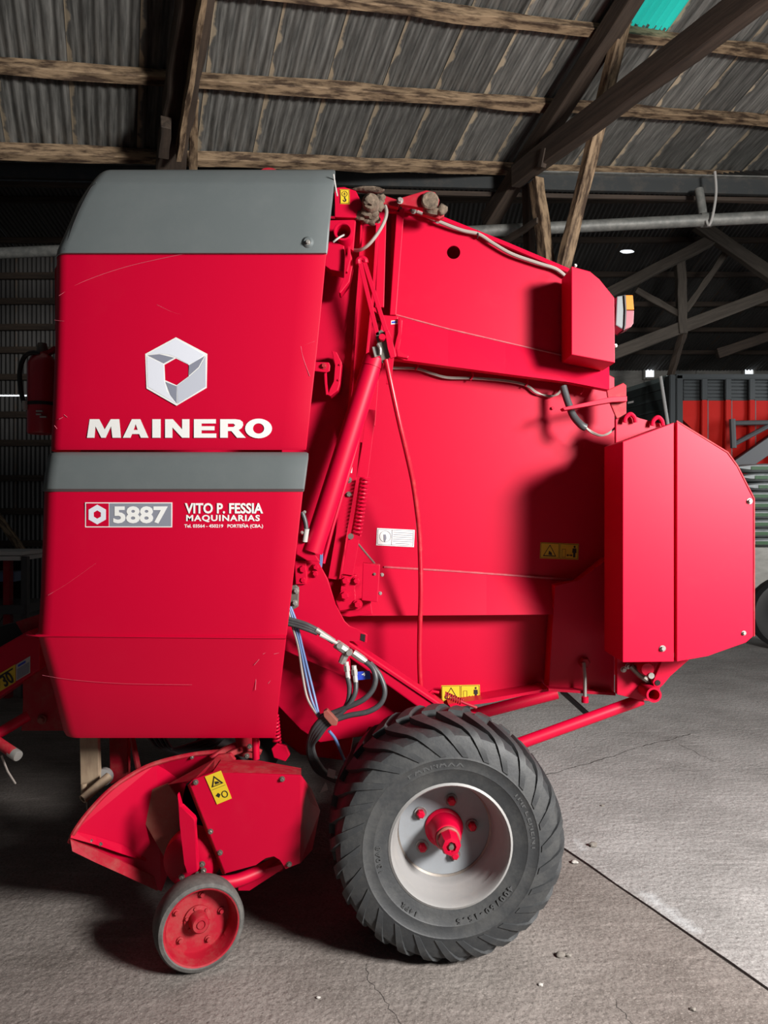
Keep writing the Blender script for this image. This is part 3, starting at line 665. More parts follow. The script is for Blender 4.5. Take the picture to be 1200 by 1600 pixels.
# ---- side marker bracket under the lamp housing
sb = plate('marker_plate', [(948, 610), (974, 598), (979, 602), (979, 646), (964, 655), (950, 622)], 3.10, .012, REDD, B)
plate('marker_arm', [(879, 637), (955, 620), (980, 619), (980, 627), (956, 628), (882, 641)], 3.06, .05, RED, B, .002)
bolt(863, 638, YW, .009, RED, B)
ptube('rubber_sleeve', [(880, 604, 3.16), (884, 618, 3.15), (888, 630, 3.14), (896, 650, 3.12), (908, 664, 3.10), (915, 668, 3.1)], .016, HOSE, B, 10, True)
for k in range(2):
    ptube('harness_wire', [(912, 665, 3.1), (924, 674 + 2 * k, 3.1), (938, 680 + k, 3.08), (950, 678 - k, 3.07), (961, 668 + k, 3.07)], .004, CGREY, B, 6, True)
# ---- big rear guard box
Yg = 2.80
rg = plate('rear_guard', [(973, 690), (1053, 660), (1053, 1034), (973, 1035)], Yg, .235, RED, B, .003)
rg2 = plate('rear_guard_cover', [(1057.5, 659), (1136, 708), (1151, 729), (1177, 780), (1177, 994), (1166, 1004), (1106, 1025), (1057.5, 1034)], Yg + .004, .03, RED, B, .003)
plate('guard_core', [(1030, 672), (1060, 664), (1128, 712), (1165, 785), (1165, 990), (1060, 1024)], Yg + .03, .5, RED, B, .003)
ptube('cover_edge', [(1057, 658, Yg + .03), (1137, 707, Yg + .03), (1152, 728, Yg + .03), (1178, 779, Yg + .03), (1178, 994, Yg + .03)], .004, REDD, rg2, 6)
for (x, y, r) in ((1035, 1013, .012),): bolt(x, y, Yg, r, STEEL, rg)
for (x, y, r) in ((1162, 989, .009), (1171, 783, .011)): bolt(x, y, Yg + .004, r, STEEL, rg2)
plate('guard_back_plate', [(962, 655), (985, 647), (1000, 655), (1035, 662), (1035, 700), (962, 720)], 3.05, .02, RED, B)
for cx, cy in ((985, 652), (1028, 657)):
    ptube('lifting_eye', [(cx - 9, cy + 8, 3.03), (cx - 7, cy, 3.03), (cx, cy - 5, 3.03), (cx + 6, cy, 3.03), (cx + 8, cy + 8, 3.03)], .009, RED, B, 8, True)
# ---- latch group below the guard
Yq = 3.02
plate('latch_plate', [(964, 1028), (1030, 1033), (1035, 1050), (1030, 1085), (1020, 1096), (1000, 1094), (964, 1085)], Yq, .03, RED, B)
plate('latch_link', [(1036, 1028), (1078, 1030), (1046, 1056), (1036, 1070), (1030, 1076), (1022, 1072), (1020, 1066)], 2.95, .025, RED, B)
lathe('link_hole', [(0, 0), (.011, 0), (.011, .004), (0, .004)], P(1028, 1067, 2.946), (0, 1, 0), HOLE, B, 14)
lathe('hinge_tube', [(.030, 0), (.030, .2), (.022, .2), (.022, 0)], P(1022, 1086, 2.92), (0, 1, 0), RED, B, 20, True)
lathe('latch_roller', [(0, 0), (.024, 0), (.028, .006), (.028, .08), (0, .08)], P(1012, 1046, 2.93), (0, 1, 0), RED, B, 16)
lathe('latch_spindle', [(0, 0), (.012, 0), (.012, .05), (0, .05)], P(1018, 1056, 2.92), (0, 1, 0), STEEL, B, 12)
for (x, y) in ((974, 1046), (981, 1041), (1000, 1047)): bolt(x, y, 3.0, .012, STEEL, B)
ptube('latch_rod', [(985, 1040, 2.99), (1000, 1055, 2.99), (1020, 1070, 2.99)], .012, STEELD, B, 8)
# adjuster on the corner plate
lathe('adjuster_nut', [(0, -.03), (.018, -.03), (.024, -.02), (.024, 0), (0, 0)], P(912, 1034, YW - .09), (0, 1, 0), REDD, B, 6)
ptube('adjuster_screw', [(912, 1036, YW - .12), (914, 1060, YW - .15), (914, 1092, YW - .15)], .008, STEEL, B, 10)
lathe('adjuster_tip', [(0, -.015), (.015, -.012), (.015, .012), (0, .015)], P(914, 1093, YW - .15), (0, 0, 1), RED, B, 12)
# ---- struts under the chamber
ptube('rear_strut', [(745, 1186, 2.97), (1002, 1093, 3.06)], .024, RED, B, 14)
lathe('strut_foot', [(0, 0), (.028, 0), (.028, .04), (0, .04)], P(745, 1186, 2.97), P(1002, 1093, 3.06) - P(745, 1186, 2.97), RED, B, 12)
ptube('inner_strut', [(735, 1118, 4.2), (870, 1083, 4.2)], .034, RED, B, 12)
ptube('cross_brace', [(878, 1080, 3.3), (918, 1116, 3.3)], .012, BLACK, B, 8)

# ---- front column between covers and chamber
plate('column_plate', [(500, 340), (565, 344), (562, 420), (548, 600), (532, 780), (516, 905), (440, 960), (440, 700), (480, 480)], YC, .03, RED, B)
plate('column_side', [(565, 343), (592, 345), (585, 450), (568, 610), (552, 760), (534, 905), (515, 905), (532, 780), (548, 600), (562, 420)], YC + .035, .03, RED, B)
plate('column_rib', [(563.5, 343), (566.5, 343), (563, 430), (549.5, 605), (534, 780), (519, 905), (515, 905), (531, 780), (546.5, 600), (560, 425)], YC - .035, .07, RED, B, .001)
plate('column_edge', [(588, 345), (593, 345), (586, 450), (570, 610), (566, 610), (582, 450)], YC - .01, .04, RED, B, .001)
tp = plate('top_lug', [(523, 302), (524, 293), (538, 292), (556, 298), (566, 318), (564, 332), (556, 340), (523, 339)], 2.97, .03, RED, B)
st = plate('warning_sticker', [(531, 295.5), (546, 296), (546.5, 319), (531.5, 318.5)], 2.9685, .0015, YEL, tp, 0, 'yellow lifting point sticker')
curve2d('pictogram', [ell(538.5, 303, 4.6, 4.4, 16), ell(538.5, 303, 3.9, 3.7, 16, True)], 2.9675, INK, st, .0006)
curve2d('pictogram', [ell(538.5, 303, 1.2, 2.2, 10), ell(538.5, 303, .6, 1.5, 10, True)], 2.9675, INK, st, .0006)
curve2d('pictogram', [[(538, 307), (539.4, 307), (539.8, 310), (541.5, 312), (541, 314.5), (538.5, 315.6), (536, 314), (535.8, 311.8), (537, 312.2), (537.8, 313.6), (539.4, 313.2), (539.2, 311.8), (538, 310.4)]], 2.9675, INK, st, .0006)
curve2d('pictogram', [rect(538.8, 307.2, 14, 21.4), rect(538.8, 307.2, 13, 20.4)[::-1]], 2.9675, INK, st, .0006)
# muddy roller end and clods
ro = lathe('roller_end', [(0, 0), (.022, .002), (.030, .004), (.034, .012), (.034, .13), (0, .13)], P(579, 313, 2.91), (0, 1, 0), DIRT, B, 20, label='roller end caked in dry dirt')
lump('dirt_clod', P(577, 312, 2.905), .020, DIRT, ro, (1, .5, 1), .35)
for (x, y, r, Y) in ((572, 330, .022, 2.96), (584, 333, .022, 2.97), (563, 337, .02, 2.98), (590, 322, .024, 2.98), (580, 343, .024, 2.99), (572, 343, .018, 2.99), (594, 310, .018, 2.99), (588, 343, .016, 3.0)): lump('dirt_clod', P(x, y, Y), r, DIRT, ro, (1.1, .8, 1), .35)
lump('dirt_shelf', P(575, 297, 3.0), .03, DIRT, ro, (2.2, 1, .25), .2)
# hollow cross tube with a cord in it
ct = lathe('cross_tube', [(.036, 0), (.038, .004), (.038, .16), (.027, .16), (.027, .004), (.030, 0)], P(536, 361, 2.90), (0, 1, 0), RED, B, 28, True)
lathe('tube_bore', [(0, .12), (.028, .12), (.028, .125), (0, .125)], P(536, 361, 2.90), (0, 1, 0), HOLE, ct, 20)
ptube('cord', [(538, 367, 2.93), (532, 370, 2.895), (526, 374, 2.885), (521, 378, 2.89)], .004, WHITED, ct, 6, True)
plate('tube_saddle', [(515, 344), (556, 343), (552, 392), (545, 388), (512, 376)], 2.985, .03, RED, B)
plate('bearing_box', [(509, 375), (522, 378), (538, 384), (536, 425), (516, 421), (508, 415)], 2.93, .08, RED, B)
hk = plate('latch_hook', [(545, 388), (550, 402), (551, 415), (546, 440), (532, 458), (529, 457), (531, 449), (541, 428), (543, 405)], 2.92, .07, RED, B, .003)
plate('latch_lip', [(543, 384), (547, 386), (548, 405), (543, 425), (540, 424), (543, 405)], 2.90, .06, RED, B, .002)
hk2 = plate('latch_hook', [(518, 548), (526, 550), (534, 566), (531, 600), (528, 610), (516, 619), (512, 617), (515, 608), (523, 596), (525, 570)], 2.93, .09, RED, B, .003)
for (x, y) in ((531, 570), (529, 594)): bolt(x, y, 2.93, .005, RED, hk2)
tb = plate('cover_tab', [(484, 565), (514, 566), (516, 571), (515, 580), (510, 582), (484, 579)], 2.88, .008, RED, B); bolt(506, 572, 2.88, .012, REDD, tb)
ptube('tab_pin', [(508, 578, 2.90), (509, 600, 2.90), (511, 617, 2.9)], .006, RED, tb, 6)
# pale cable from roller to column
ptube('cable', [(602, 322, 3.0), (604, 332, 2.98), (601, 345, 2.96), (592, 362, 2.96), (580, 378, 2.96), (570, 387, 2.97), (560, 391, 2.99), (549, 391, 3.02)], .007, CGREY, B, 8, True)
# swing arms on top
ar = plate('tension_arm', [(621, 313), (626, 309), (666, 297), (680, 300), (687, 312), (684, 322), (672, 327), (626, 319)], 3.02, .03, REDD, B, .004)
lathe('tension_roller', [(0, 0), (.030, 0), (.036, .006), (.036, .06), (0, .06)], P(672, 312, 2.995), (0, 1, 0), DIRT, B, 24, label='dirty roller end')
lump('dirt_clod', P(690, 328, 3.02), .026, DIRT, ar, (.9, .8, .9), .2); lump('dirt_clod', P(676, 330, 3.03), .03, DIRT, ar, (1.3, .8, .6), .25)
bolt(625, 314, 3.02, .014, STEEL, ar)
plate('arm_backing', [(664, 320), (696, 323), (694, 338), (686, 342), (660, 334)], 3.06, .03, REDD, B)
plate('link_bar', [(594, 307), (600, 305), (624, 313), (622, 324), (596, 318)], 3.05, .03, REDD, B)
plate('top_tie', [(590, 318), (625, 322), (625, 332), (590, 330)], 3.12, .02, RED, B)

# ---- hand lever, lock and long release rod
lv = root('lever_tmp', (0, 0, 0)) if False else None
def strip(name, a, b, wpx, Y0, Y1, th, m, parent):
    (ax, ay), (bx, by) = a, b; L_ = math.hypot(bx - ax, by - ay); nx_, ny_ = -(by - ay) / L_ * wpx / 2, (bx - ax) / L_ * wpx / 2
    return plate(name, [(ax + nx_, ay + ny_, Y0), (ax - nx_, ay - ny_, Y0), (bx - nx_, by - ny_, Y1), (bx + nx_, by + ny_, Y1)], Y0, th, m, parent, .001)
strip('lever_bar', (562, 408), (590, 524), 6.5, 2.90, 2.90, .014, RED, B); strip('lever_bar', (569, 408), (605, 522), 6.5, 2.90, 2.90, .014, RED, B)
ptube('lever_grip', [(560, 413, 2.907), (560, 407, 2.907), (565, 404, 2.907), (570, 406, 2.907), (571, 411, 2.907)], .012, RED, B, 8, True)
strip('lever_rung', (578, 479), (594, 489), 5, 2.905, 2.905, .01, RED, B)
lk = plate('lock_plate', [(586, 520), (596, 515), (604, 522), (612, 556), (597, 568), (592, 545)], 2.90, .012, STEELD, B, .002, 'bare steel lock of the lever')
lathe('lock_pin', [(0, -.02), (.012, -.02), (.014, -.012), (.014, .02), (0, .02)], P(597, 528, 2.89), (0, 1, 0), RED, lk, 14)
plate('lock_handle', [(581, 542), (591, 540), (594, 555), (585, 558)], 2.875, .02, STEEL, lk, .003)
ptube('lock_bail', [(590, 538, 2.87), (594, 545, 2.865), (594, 554, 2.87)], .006, STEEL, lk, 8, True)
plate('lever_cheek', [(601, 517), (607, 515), (613, 530), (619, 557), (610, 560), (606, 545)], 2.88, .014, RED, B)
ptube('release_rod', [(603, 562, 2.90), (612, 605, 2.90), (624, 660, 2.92), (634, 702, 2.95), (645, 752, 3.0), (652, 800, 3.04), (655, 832, 3.06), (657, 880, 3.07), (657.5, 930, 3.07), (656, 980, 3.08), (655.5, 1030, 3.09), (657, 1076, 3.10)], .0105, HOSER, B, 10, True, label='long red rod')
strip('rod_cheek', (612, 556), (607, 600), 8, 2.93, 2.95, .01, RED, B)
# ---- hydraulic ram
ram = ptube('ram_cylinder', [(581, 572, 2.93), (488, 862, 2.90)], .041, RED, B, 24)
lathe('ram_cap', [(0, -.03), (.03, -.03), (.043, -.015), (.043, .02), (0, .02)], P(583, 566, 2.93), P(488, 862, 2.90) - P(583, 566, 2.93), RED, ram, 24)
ptube('ram_pipe', [(572, 640, 2.98), (548, 728, 2.97), (520, 822, 2.96), (505, 880, 2.96)], .008, RED, ram, 8)
# ---- spring link beside the ram
strip('spring_link', (580, 640), (567, 746), 15, 3.0, 3.0, .012, RED, B)
strip('guide_strip', (586, 570), (579, 665), 14, 3.06, 3.06, .012, RED, B)
lkb = strip('link_bar', (558, 690), (521, 905), 17, 3.01, 3.0, .012, RED, B)
for (x, y) in ((545, 750), (545, 773)): bolt(x, y, 3.01, .013, STEELD, lkb)
plate('small_sticker', [(544, 726), (551, 726), (550, 739), (543, 739)], 3.006, .001, WHITE, lkb, 0); plate('small_sticker', [(546, 728), (549.5, 728), (548.6, 737), (545, 737)], 3.0053, .001, BLUE, lkb, 0)
helix('tension_spring', P(570, 746, 2.98), P(557, 836, 2.98), .017, .0045, 15, RED, B)
ptube('spring_wire', [(563, 748, 2.99), (556, 800, 2.99), (549, 838, 2.99)], .004, RED, B, 6)
strip('spring_anchor', (553, 842), (543, 898), 17, 2.97, 2.97, .014, RED, B)
lathe('spring_eye', [(0, -.006), (.012, -.006), (.012, .006), (0, .006)], P(548, 838, 2.97), (0, 1, 0), STEELD, B, 12)
ptube('guard_wire', [(559, 849, 3.0), (573, 866, 3.04), (585, 880, 3.08)], .004, STEELD, B, 6)
pv = plate('pivot_block', [(533, 898), (557, 898), (556, 912), (552, 922), (556, 930), (555, 950), (530, 955), (524, 938), (534, 925)], 2.98, .03, RED, B, .004)
for (x, y, r) in ((540, 907, .02), (557, 907, .017), (539, 930, .022), (559, 944, .02)): bolt(x, y, 2.978, r, RED, pv)
plate('pivot_base', [(520, 945), (555, 940), (566, 945), (560, 953), (524, 957)], 3.0, .03, RED, B)
plate('pivot_foot', [(510, 958), (578, 930), (582, 960), (545, 964)], 3.08, .03, RED, B)
bg = plate('sensor_guard', [(567, 880), (594, 883), (590, 941), (565, 938)], 3.0, .07, RED, B, .003)
for (x, y) in ((597, 898), (594, 927)): bolt(x, y, 3.10, .008, STEEL, B)
bolt(585, 897, 3.0, .006, STEELD, bg)

# ---- frame gusset with bolts, brace beam and hose manifold
gs = plate('frame_gusset', [(430, 845), (468, 838), (490, 862), (498, 880), (512, 905), (524, 945), (537, 972), (545, 980), (570, 989), (574, 992), (573, 1005), (545, 1000), (548, 1062), (430, 1010)], 2.93, .02, RED, B, .003)
plate('gusset_tab', [(460, 876), (478, 876), (480, 905), (478, 913), (462, 913)], 2.915, .02, RED, gs)
for (x, y, r) in ((494, 886, .015), (493, 896, .015), (474, 889, .02), (474, 906, .015)): bolt(x, y, 2.925, r, RED, gs)
plate('gusset_notch', [(564, 990), (571, 992), (570, 1003), (563, 1000)], 2.928, .006, HOLE, gs, 0)
plate('gusset_brace', [(463, 835), (470, 833), (488, 860), (500, 878), (480, 876), (463, 866)], 2.88, .02, RED, B)
vp = plate('valve_plate', [(450, 916), (462, 914), (467, 918), (466, 948), (456, 954), (448, 950)], 2.89, .02, STEELD, B)
for (x, y) in ((463, 923), (461, 942)): bolt(x, y, 2.89, .012, STEEL, vp)
plate('frame_triangle', [(440, 960), (470, 955), (700, 1106), (665, 1130), (575, 1135), (570, 1150), (500, 1160), (470, 1140), (432, 1100)], 3.05, .03, RED, B, .003)
bb = plate('brace_beam', [(452, 960), (470, 952), (696, 1104), (684, 1112), (660, 1110)], 2.94, .10, RED, B, .006)
plate('brace_ridge', [(466, 957), (470, 955), (692, 1104), (686, 1105)], 2.932, .01, RED, bb, .001)
plate('axle_plate', [(575, 1105), (690, 1108), (760, 1120), (720, 1260), (600, 1260), (577, 1180)], 3.12, .05, RED, B, .004)
for (x0, y0, x1, y1) in ((438, 966, 545, 1000),):
    pass
for k in range(3):
    ptube('hydraulic_hose', [(430, 962 + 5 * k, 2.86), (455, 968 + 4 * k, 2.85), (478, 975 + 4 * k, 2.84), (496, 984 + 3 * k, 2.84)], .0085, HOSE, B, 10, True)
mf = ptube('hose_manifold', [(494, 984, 2.84), (512, 996, 2.84), (522, 1003, 2.84)], .012, STEEL, B, 10, label='zinc plated hose fittings')
ptube('fitting', [(500, 992, 2.82), (528, 1006, 2.82)], .007, WHITED, mf, 8)
lathe('coupling', [(0, 0), (.016, 0), (.018, .006), (.018, .05), (.012, .06), (0, .06)], P(524, 1005, 2.83), P(540, 1016, 2.83) - P(524, 1005, 2.83), STEEL, mf, 8)
lathe('coupling', [(0, 0), (.014, 0), (.015, .03), (.012, .05), (0, .05)], P(542, 1018, 2.83), (-.5, 0, -1), STEEL, mf, 8)
lathe('coupling', [(0, 0), (.015, 0), (.015, .04), (.011, .06), (0, .06)], P(552, 1020, 2.83), P(572, 1034, 2.83) - P(552, 1020, 2.83), STEEL, mf, 8)
for (x, y) in ((531, 1008), (546, 1019)): lathe('valve_stem', [(0, -.02), (.011, -.02), (.013, -.01), (.013, .01), (0, .01)], P(x, y, 2.825), (0, 1, 0), STEEL, mf, 10)
for (x, y) in ((541, 1034), (553, 1040)):
    ptube('hose_nipple', [(x, y, 2.83), (x + 3, y + 28, 2.83)], .009, WHITED, mf, 8)
    lathe('hose_nut', [(0, 0), (.013, 0), (.013, .02), (0, .02)], P(x + .5, y + 6, 2.83), (.1, 0, -1), STEEL, mf, 6)
ptube('hydraulic_hose', [(543, 1058, 2.83), (546, 1075, 2.83), (544, 1095, 2.83), (535, 1110, 2.84), (515, 1122, 2.84)], .0095, HOSE, B, 10, True)
ptube('hydraulic_hose', [(556, 1066, 2.83), (555, 1082, 2.82), (546, 1100, 2.82), (530, 1116, 2.83), (515, 1124, 2.84)], .0095, HOSE, B, 10, True)
ptube('hydraulic_hose', [(570, 1033, 2.83), (582, 1044, 2.82), (587, 1060, 2.81), (582, 1078, 2.81), (568, 1093, 2.81), (545, 1104, 2.82), (520, 1114, 2.84), (500, 1120, 2.84)], .0105, HOSE, B, 10, True)
ptube('hydraulic_hose', [(578, 1036, 2.84), (593, 1055, 2.83), (601, 1080, 2.82), (594, 1100, 2.82), (575, 1112, 2.82), (545, 1118, 2.83), (520, 1126, 2.84)], .0105, HOSE, B, 10, True)
plate('cable_sticker', [(555, 1050), (578, 1048), (579, 1061), (557, 1063)], 2.84, .002, BLUE, B, 0, 'small blue sticker')
text('sticker_print', '4', (565, 1051, 571, 1056), 2.839, WHITE, B, .02, .0006)
hc = plate('hose_clamp', [(505, 1112), (511, 1109), (528, 1127), (526, 1134), (518, 1134), (506, 1120)], 2.80, .03, REDK, B, .003)
for k in range(4):
    ptube('hydraulic_hose', [(512 + 3 * k, 1118 + 3 * k, 2.83), (500 + 3 * k, 1126 + 3 * k, 2.83), (488 + 3 * k, 1142 + 3 * k, 2.85), (482 + 2 * k, 1165, 2.9), (486 + 3 * k, 1188, 2.98), (500 + 4 * k, 1208, 3.1), (535 + 4 * k, 1225, 3.4)], .0105, HOSE, B, 10, True)
for k, m_ in ((0, CGREY), (1, CBLUE), (2, CBLUE)):
    ptube('electric_cable', [(450 + 2 * k, 948, 2.86), (456 + 4 * k, 975, 2.86), (466 + 3 * k, 1010, 2.87), (472 + 5 * k, 1050, 2.88), (480 + 6 * k, 1090, 2.87), (494 + 2 * k, 1115, 2.85), (500 + 2 * k, 1124, 2.84)], .0048, m_, B, 8, True)
ptube('electric_cable', [(514, 1142, 2.88), (524, 1155, 2.9), (535, 1180, 2.95), (540, 1190, 3.0)], .006, CBLUE, B, 8, True)
for k in range(2): ptube('electric_cable', [(500 + 2 * k, 850, 2.95), (501 + 2 * k, 870, 2.95), (499 + 2 * k, 890, 2.95)], .004, CBLUE, B, 6, True)
ptube('hydraulic_hose', [(472, 800, 2.86), (477, 815, 2.86), (479, 830, 2.86)], .009, HOSE, B, 10, True); ptube('hose_nipple', [(479, 826, 2.86), (476, 846, 2.87)], .011, WHITED, B, 10)
helix('tension_spring', P(695, 1085, 3.0), P(722, 1097, 3.0), .011, .003, 8, REDD, B); ptube('spring_hook', [(686, 1082, 3.0), (675, 1080, 3.0), (668, 1086, 3.0)], .006, RED, B, 8); ptube('spring_rod', [(720, 1096, 3.0), (745, 1106, 3.0)], .006, REDD, B, 8)
helix('return_spring', P(429, 1118, 2.95), P(433, 1160, 2.95), .014, .005, 8, RED, B)
plate('spring_bracket', [(424, 1170), (432, 1162), (447, 1166), (453, 1180), (446, 1190), (428, 1184)], 2.94, .02, RED, B)
pyd('white_tag', [P(513, 1200, 2.9), P(525, 1204, 2.9), (P(522, 1217, 2.9)), P(511, 1213, 2.9)], [(0, 1, 2, 3)], WHITED, B)
pyd('white_tag', [P(509, 1222, 2.88), P(513, 1234, 2.88), (P(499, 1240, 2.88))], [(0, 1, 2)], WHITED, B)
# red knob at top of hood far side, seen over the grey edge
lathe('top_pulley', [(0, -.02), (.06, -.02), (.07, 0), (.06, .02), (0, .02)], P(420, 284, 3.6), (0, 1, 0), REDD, B, 20)

# ---- drive wheel: tyre with claw lugs, rim, hub
WX, WZ, WY = .229, .424, 2.72
RO = .43
def wheel(parent_name, wy, side):
    s = side                                    # -1: outer face towards the camera
    W = put(parent_name, lathe_mesh('tyre', [(.207, s * .172), (.214, s * .184), (.235, s * .190), (.262, s * .196), (.266, s * .199), (.272, s * .199), (.30, s * .203), (.304, s * .206), (.31, s * .204), (.345, s * .200), (.378, s * .186), (.394, s * .160), (.396, s * .12), (.397, 0), (.396, -s * .12), (.394, -s * .160), (.378, -s * .186), (.32, -s * .203), (.262, -s * .196), (.214, -s * .184), (.207, -s * .172), (.20, -s * .1), (.20, s * .1)], (WX, wy, WZ), (0, 1, 0), 72, True, 30), TYRE, B)
    return W
tyre = wheel('tyre', WY, -1); tyre['label'] = 'black tyre with curved claw lugs'
def lugmesh(s, w0=.012):
    bm = bmesh.new(); n = 12; rings = []
    prof = [(.398, 0.015), (.398, .06), (.398, .10), (.397, .135), (.394, .160), (.386, .178), (.370, .191), (.350, .199), (.330, .203), (.312, .2048)]
    for i, (r, wv) in enumerate(prof):
        t = i / (len(prof) - 1)
        th = .0 + .40 * t ** 1.15            # sweeps clockwise towards the rim
        hw = (.030 * (1 - t) + .013 * t) / max(r, .2)
        hgt = .021 * (1 - t) ** 1.3 + .0025 * t
        # outward normal in (r, w) plane
        j = min(i + 1, len(prof) - 1); k = max(i - 1, 0); dr = prof[j][0] - prof[k][0]; dw = prof[j][1] - prof[k][1]; L_ = math.hypot(dr, dw); nr, nw = dw / L_, -dr / L_
        ring = []
        for (da, hh) in ((-hw, -.012), (-hw * .8, hgt), (hw * .8, hgt), (hw, -.012)):
            a = th + da; rr = r + nr * hh; ww = wv + nw * hh
            ring.append(bm.verts.new((rr * math.sin(a), s * ww, rr * math.cos(a))))
        rings.append(ring)
    for p, q in zip(rings, rings[1:]):
        for k in range(3): bm.faces.new((p[k], p[k + 1], q[k + 1], q[k]))
        bm.faces.new((p[3], p[0], q[0], q[3]))
    bm.faces.new(rings[0]); bm.faces.new(rings[-1][::-1])
    me = finish(bm, 'tread_lug', 30); me.materials.append(TYRE); return me
lug_f, lug_b = lugmesh(-1), lugmesh(1)
NL = 26
for k in range(NL):
    for me, ph in ((lug_f, 0), (lug_b, .5)):
        o = put('tread_lug', me, None, tyre); o.location = (WX, WY, WZ); o.rotation_euler = (0, 2 * math.pi * (k + ph) / NL, 0)
# raised sidewall lettering
def arc_text(body, r, a_mid, size, step):
    n = len(body)
    for i, ch in enumerate(body):
        if ch == ' ': continue
        cu = bpy.data.curves.new('c', 'FONT'); cu.body = ch; cu.size = size; cu.extrude = .0015; cu.align_x = 'CENTER'; cu.align_y = 'CENTER'; cu.resolution_u = 2; cu.offset = .0006
        t = bpy.data.objects.new('tmp', cu); COL.objects.link(t); dg = bpy.context.evaluated_depsgraph_get()
        me = bpy.data.meshes.new_from_object(t.evaluated_get(dg)); bpy.data.objects.remove(t); bpy.data.curves.remove(cu)
        a = a_mid + (i - (n - 1) / 2) * step          # clockwise from top
        for v in me.vertices:
            x, y, z = v.co; x *= 1.15
            X = x * math.cos(a) + (y + r) * math.sin(a); Z = -x * math.sin(a) + (y + r) * math.cos(a)
            v.co = (WX + X, WY - .1975 - (r - .262) * .10 - z, WZ + Z)
        me.materials.clear(); put('raised_letter', me, LETT, tyre)
LETT = mat('scuffed_tyre_lettering', (.055, .057, .058), .6)
arc_text('FARMAXX', .287, math.radians(-12), .034, .105); arc_text('IMPLEMENT', .287, math.radians(72), .030, .085); arc_text('400/60-15.5', .250, math.radians(150), .028, .085); arc_text('14PR', .250, math.radians(215), .022, .07); arc_text('130A8', .250, math.radians(262), .024, .08)
rim = lathe('wheel_rim', [(.214, -.176), (.216, -.186), (.208, -.190), (.203, -.184), (.200, -.168), (.196, -.160), (.195, -.135), (.186, -.122), (.184, -.100), (.178, -.090), (.174, -.070), (.172, -.030), (.172, .0), (.19, .02), (.2, .17)], (WX, WY, WZ), (0, 1, 0), RIM, B, 64, label='silver steel rim')
lathe('wheel_disc', [(.1715, -.030), (.164, -.027), (.10, -.026), (0, -.026), (0, 0), (.17, .0)], (WX, WY, WZ), (0, 1, 0), DISC, rim, 48)
lathe('disc_edge', [(.1735, -.040), (.1735, -.030), (.167, -.0285), (.166, -.034)], (WX, WY, WZ), (0, 1, 0), STEELD, rim, 64, True)
hub = lathe('wheel_hub', [(.070, -.026), (.070, -.032), (.066, -.036), (.060, -.040), (.052, -.065), (.050, -.110), (.046, -.118), (.040, -.120), (.040, -.128), (.0, -.128)], (WX, WY, WZ), (0, 1, 0), RED, B, 32)
lathe('hub_collar', [(.042, -.118), (.043, -.132), (.038, -.136), (0, -.136)], (WX, WY, WZ), (0, 1, 0), REDK, hub, 24)
lathe('hub_cap', [(.038, -.136), (.036, -.182), (.030, -.192), (.018, -.194), (.016, -.184), (0, -.184)], (WX, WY, WZ), (0, 1, 0), RED, hub, 8)
lathe('grease_point', [(0, -.198), (.009, -.197), (.010, -.184), (0, -.18)], (WX, WY, WZ), (0, 1, 0), STEELD, hub, 12)
for k in range(5):
    a = math.radians(90 - 15 - 72 * k); cx, cz = WX + .103 * math.cos(a), WZ + .103 * math.sin(a)
    lathe('stud_boss', [(.024, -.024), (.022, -.034), (.017, -.030), (0, -.028)], (cx, WY, cz), (0, 1, 0), RIM, rim, 16)
    o = put('wheel_nut', lathe_mesh('wheel_nut', [(.015, -.028), (.015, -.048), (.010, -.052), (0, -.052)], (cx, WY, cz), (0, 1, 0), 6), RED, rim)
pv_ = Vector((WX, 2.54, WZ)); Rw = Matrix.Translation(pv_) @ Matrix.Rotation(math.radians(4.0), 4, 'Z') @ Matrix.Rotation(math.radians(-1.2), 4, 'X') @ Matrix.Translation(-pv_)
for o in (tyre, rim, hub): o.matrix_basis = Rw
# far wheel and axle
tyre2 = wheel('tyre', 5.15, 1); 
lathe('wheel_rim', [(.2, .18), (.18, .05), (0, .04), (0, -.05), (.2, -.16)], (WX, 5.15, WZ), (0, 1, 0), RIM, B, 32)
tube('axle', [(WX, 2.75, WZ), (WX, 5.1, WZ)], .06, RED, B, 16)
plate('axle_bracket', [(590, 1180), (760, 1180), (730, 1290), (640, 1290)], 3.2, .05, RED, B)

# ---- pick-up with curved wing, skid plate and gauge wheel
wing = plate('pickup_wing', [(109, 1316, 2.66), (117, 1298, 2.66), (139, 1268, 2.70), (172, 1234, 2.75), (208, 1209, 2.80), (245, 1192, 2.84), (300, 1179, 2.88), (345, 1174, 2.90), (330, 1195, 2.94), (290, 1225, 2.98), (262, 1290, 3.0), (270, 1345, 2.98), (252, 1393, 2.92), (227, 1382, 2.86), (150, 1346, 2.72), (113, 1329, 2.66)], 2.7, .012, RED, B, .002)
ptube('wing_rim', [(109, 1316, 2.655), (117, 1298, 2.655), (139, 1268, 2.695), (172, 1234, 2.745), (208, 1209, 2.795), (245, 1192, 2.835), (300, 1179, 2.875), (345, 1174, 2.895)], .009, REDD, wing, 8, True)
ribbon('wing_fold', [(114, 1298, 2.655), (150, 1307, 2.71), (190, 1320, 2.78), (228, 1340, 2.86)], [(110, 1309, 2.635), (150, 1320, 2.69), (190, 1334, 2.76), (228, 1346, 2.85)], .004, RED, wing)
ribbon('wing_lower_flange', [(110, 1312, 2.64), (150, 1328, 2.69), (190, 1346, 2.76), (240, 1370, 2.86)], [(113, 1330, 2.635), (150, 1348, 2.685), (190, 1366, 2.755), (246, 1392, 2.86)], .006, REDD, wing)
for (x, y, Y) in ((142, 1314, 2.69), (157, 1319, 2.71), (300, 1183, 2.87)): bolt(x, y, Y, .008, STEELD, wing)
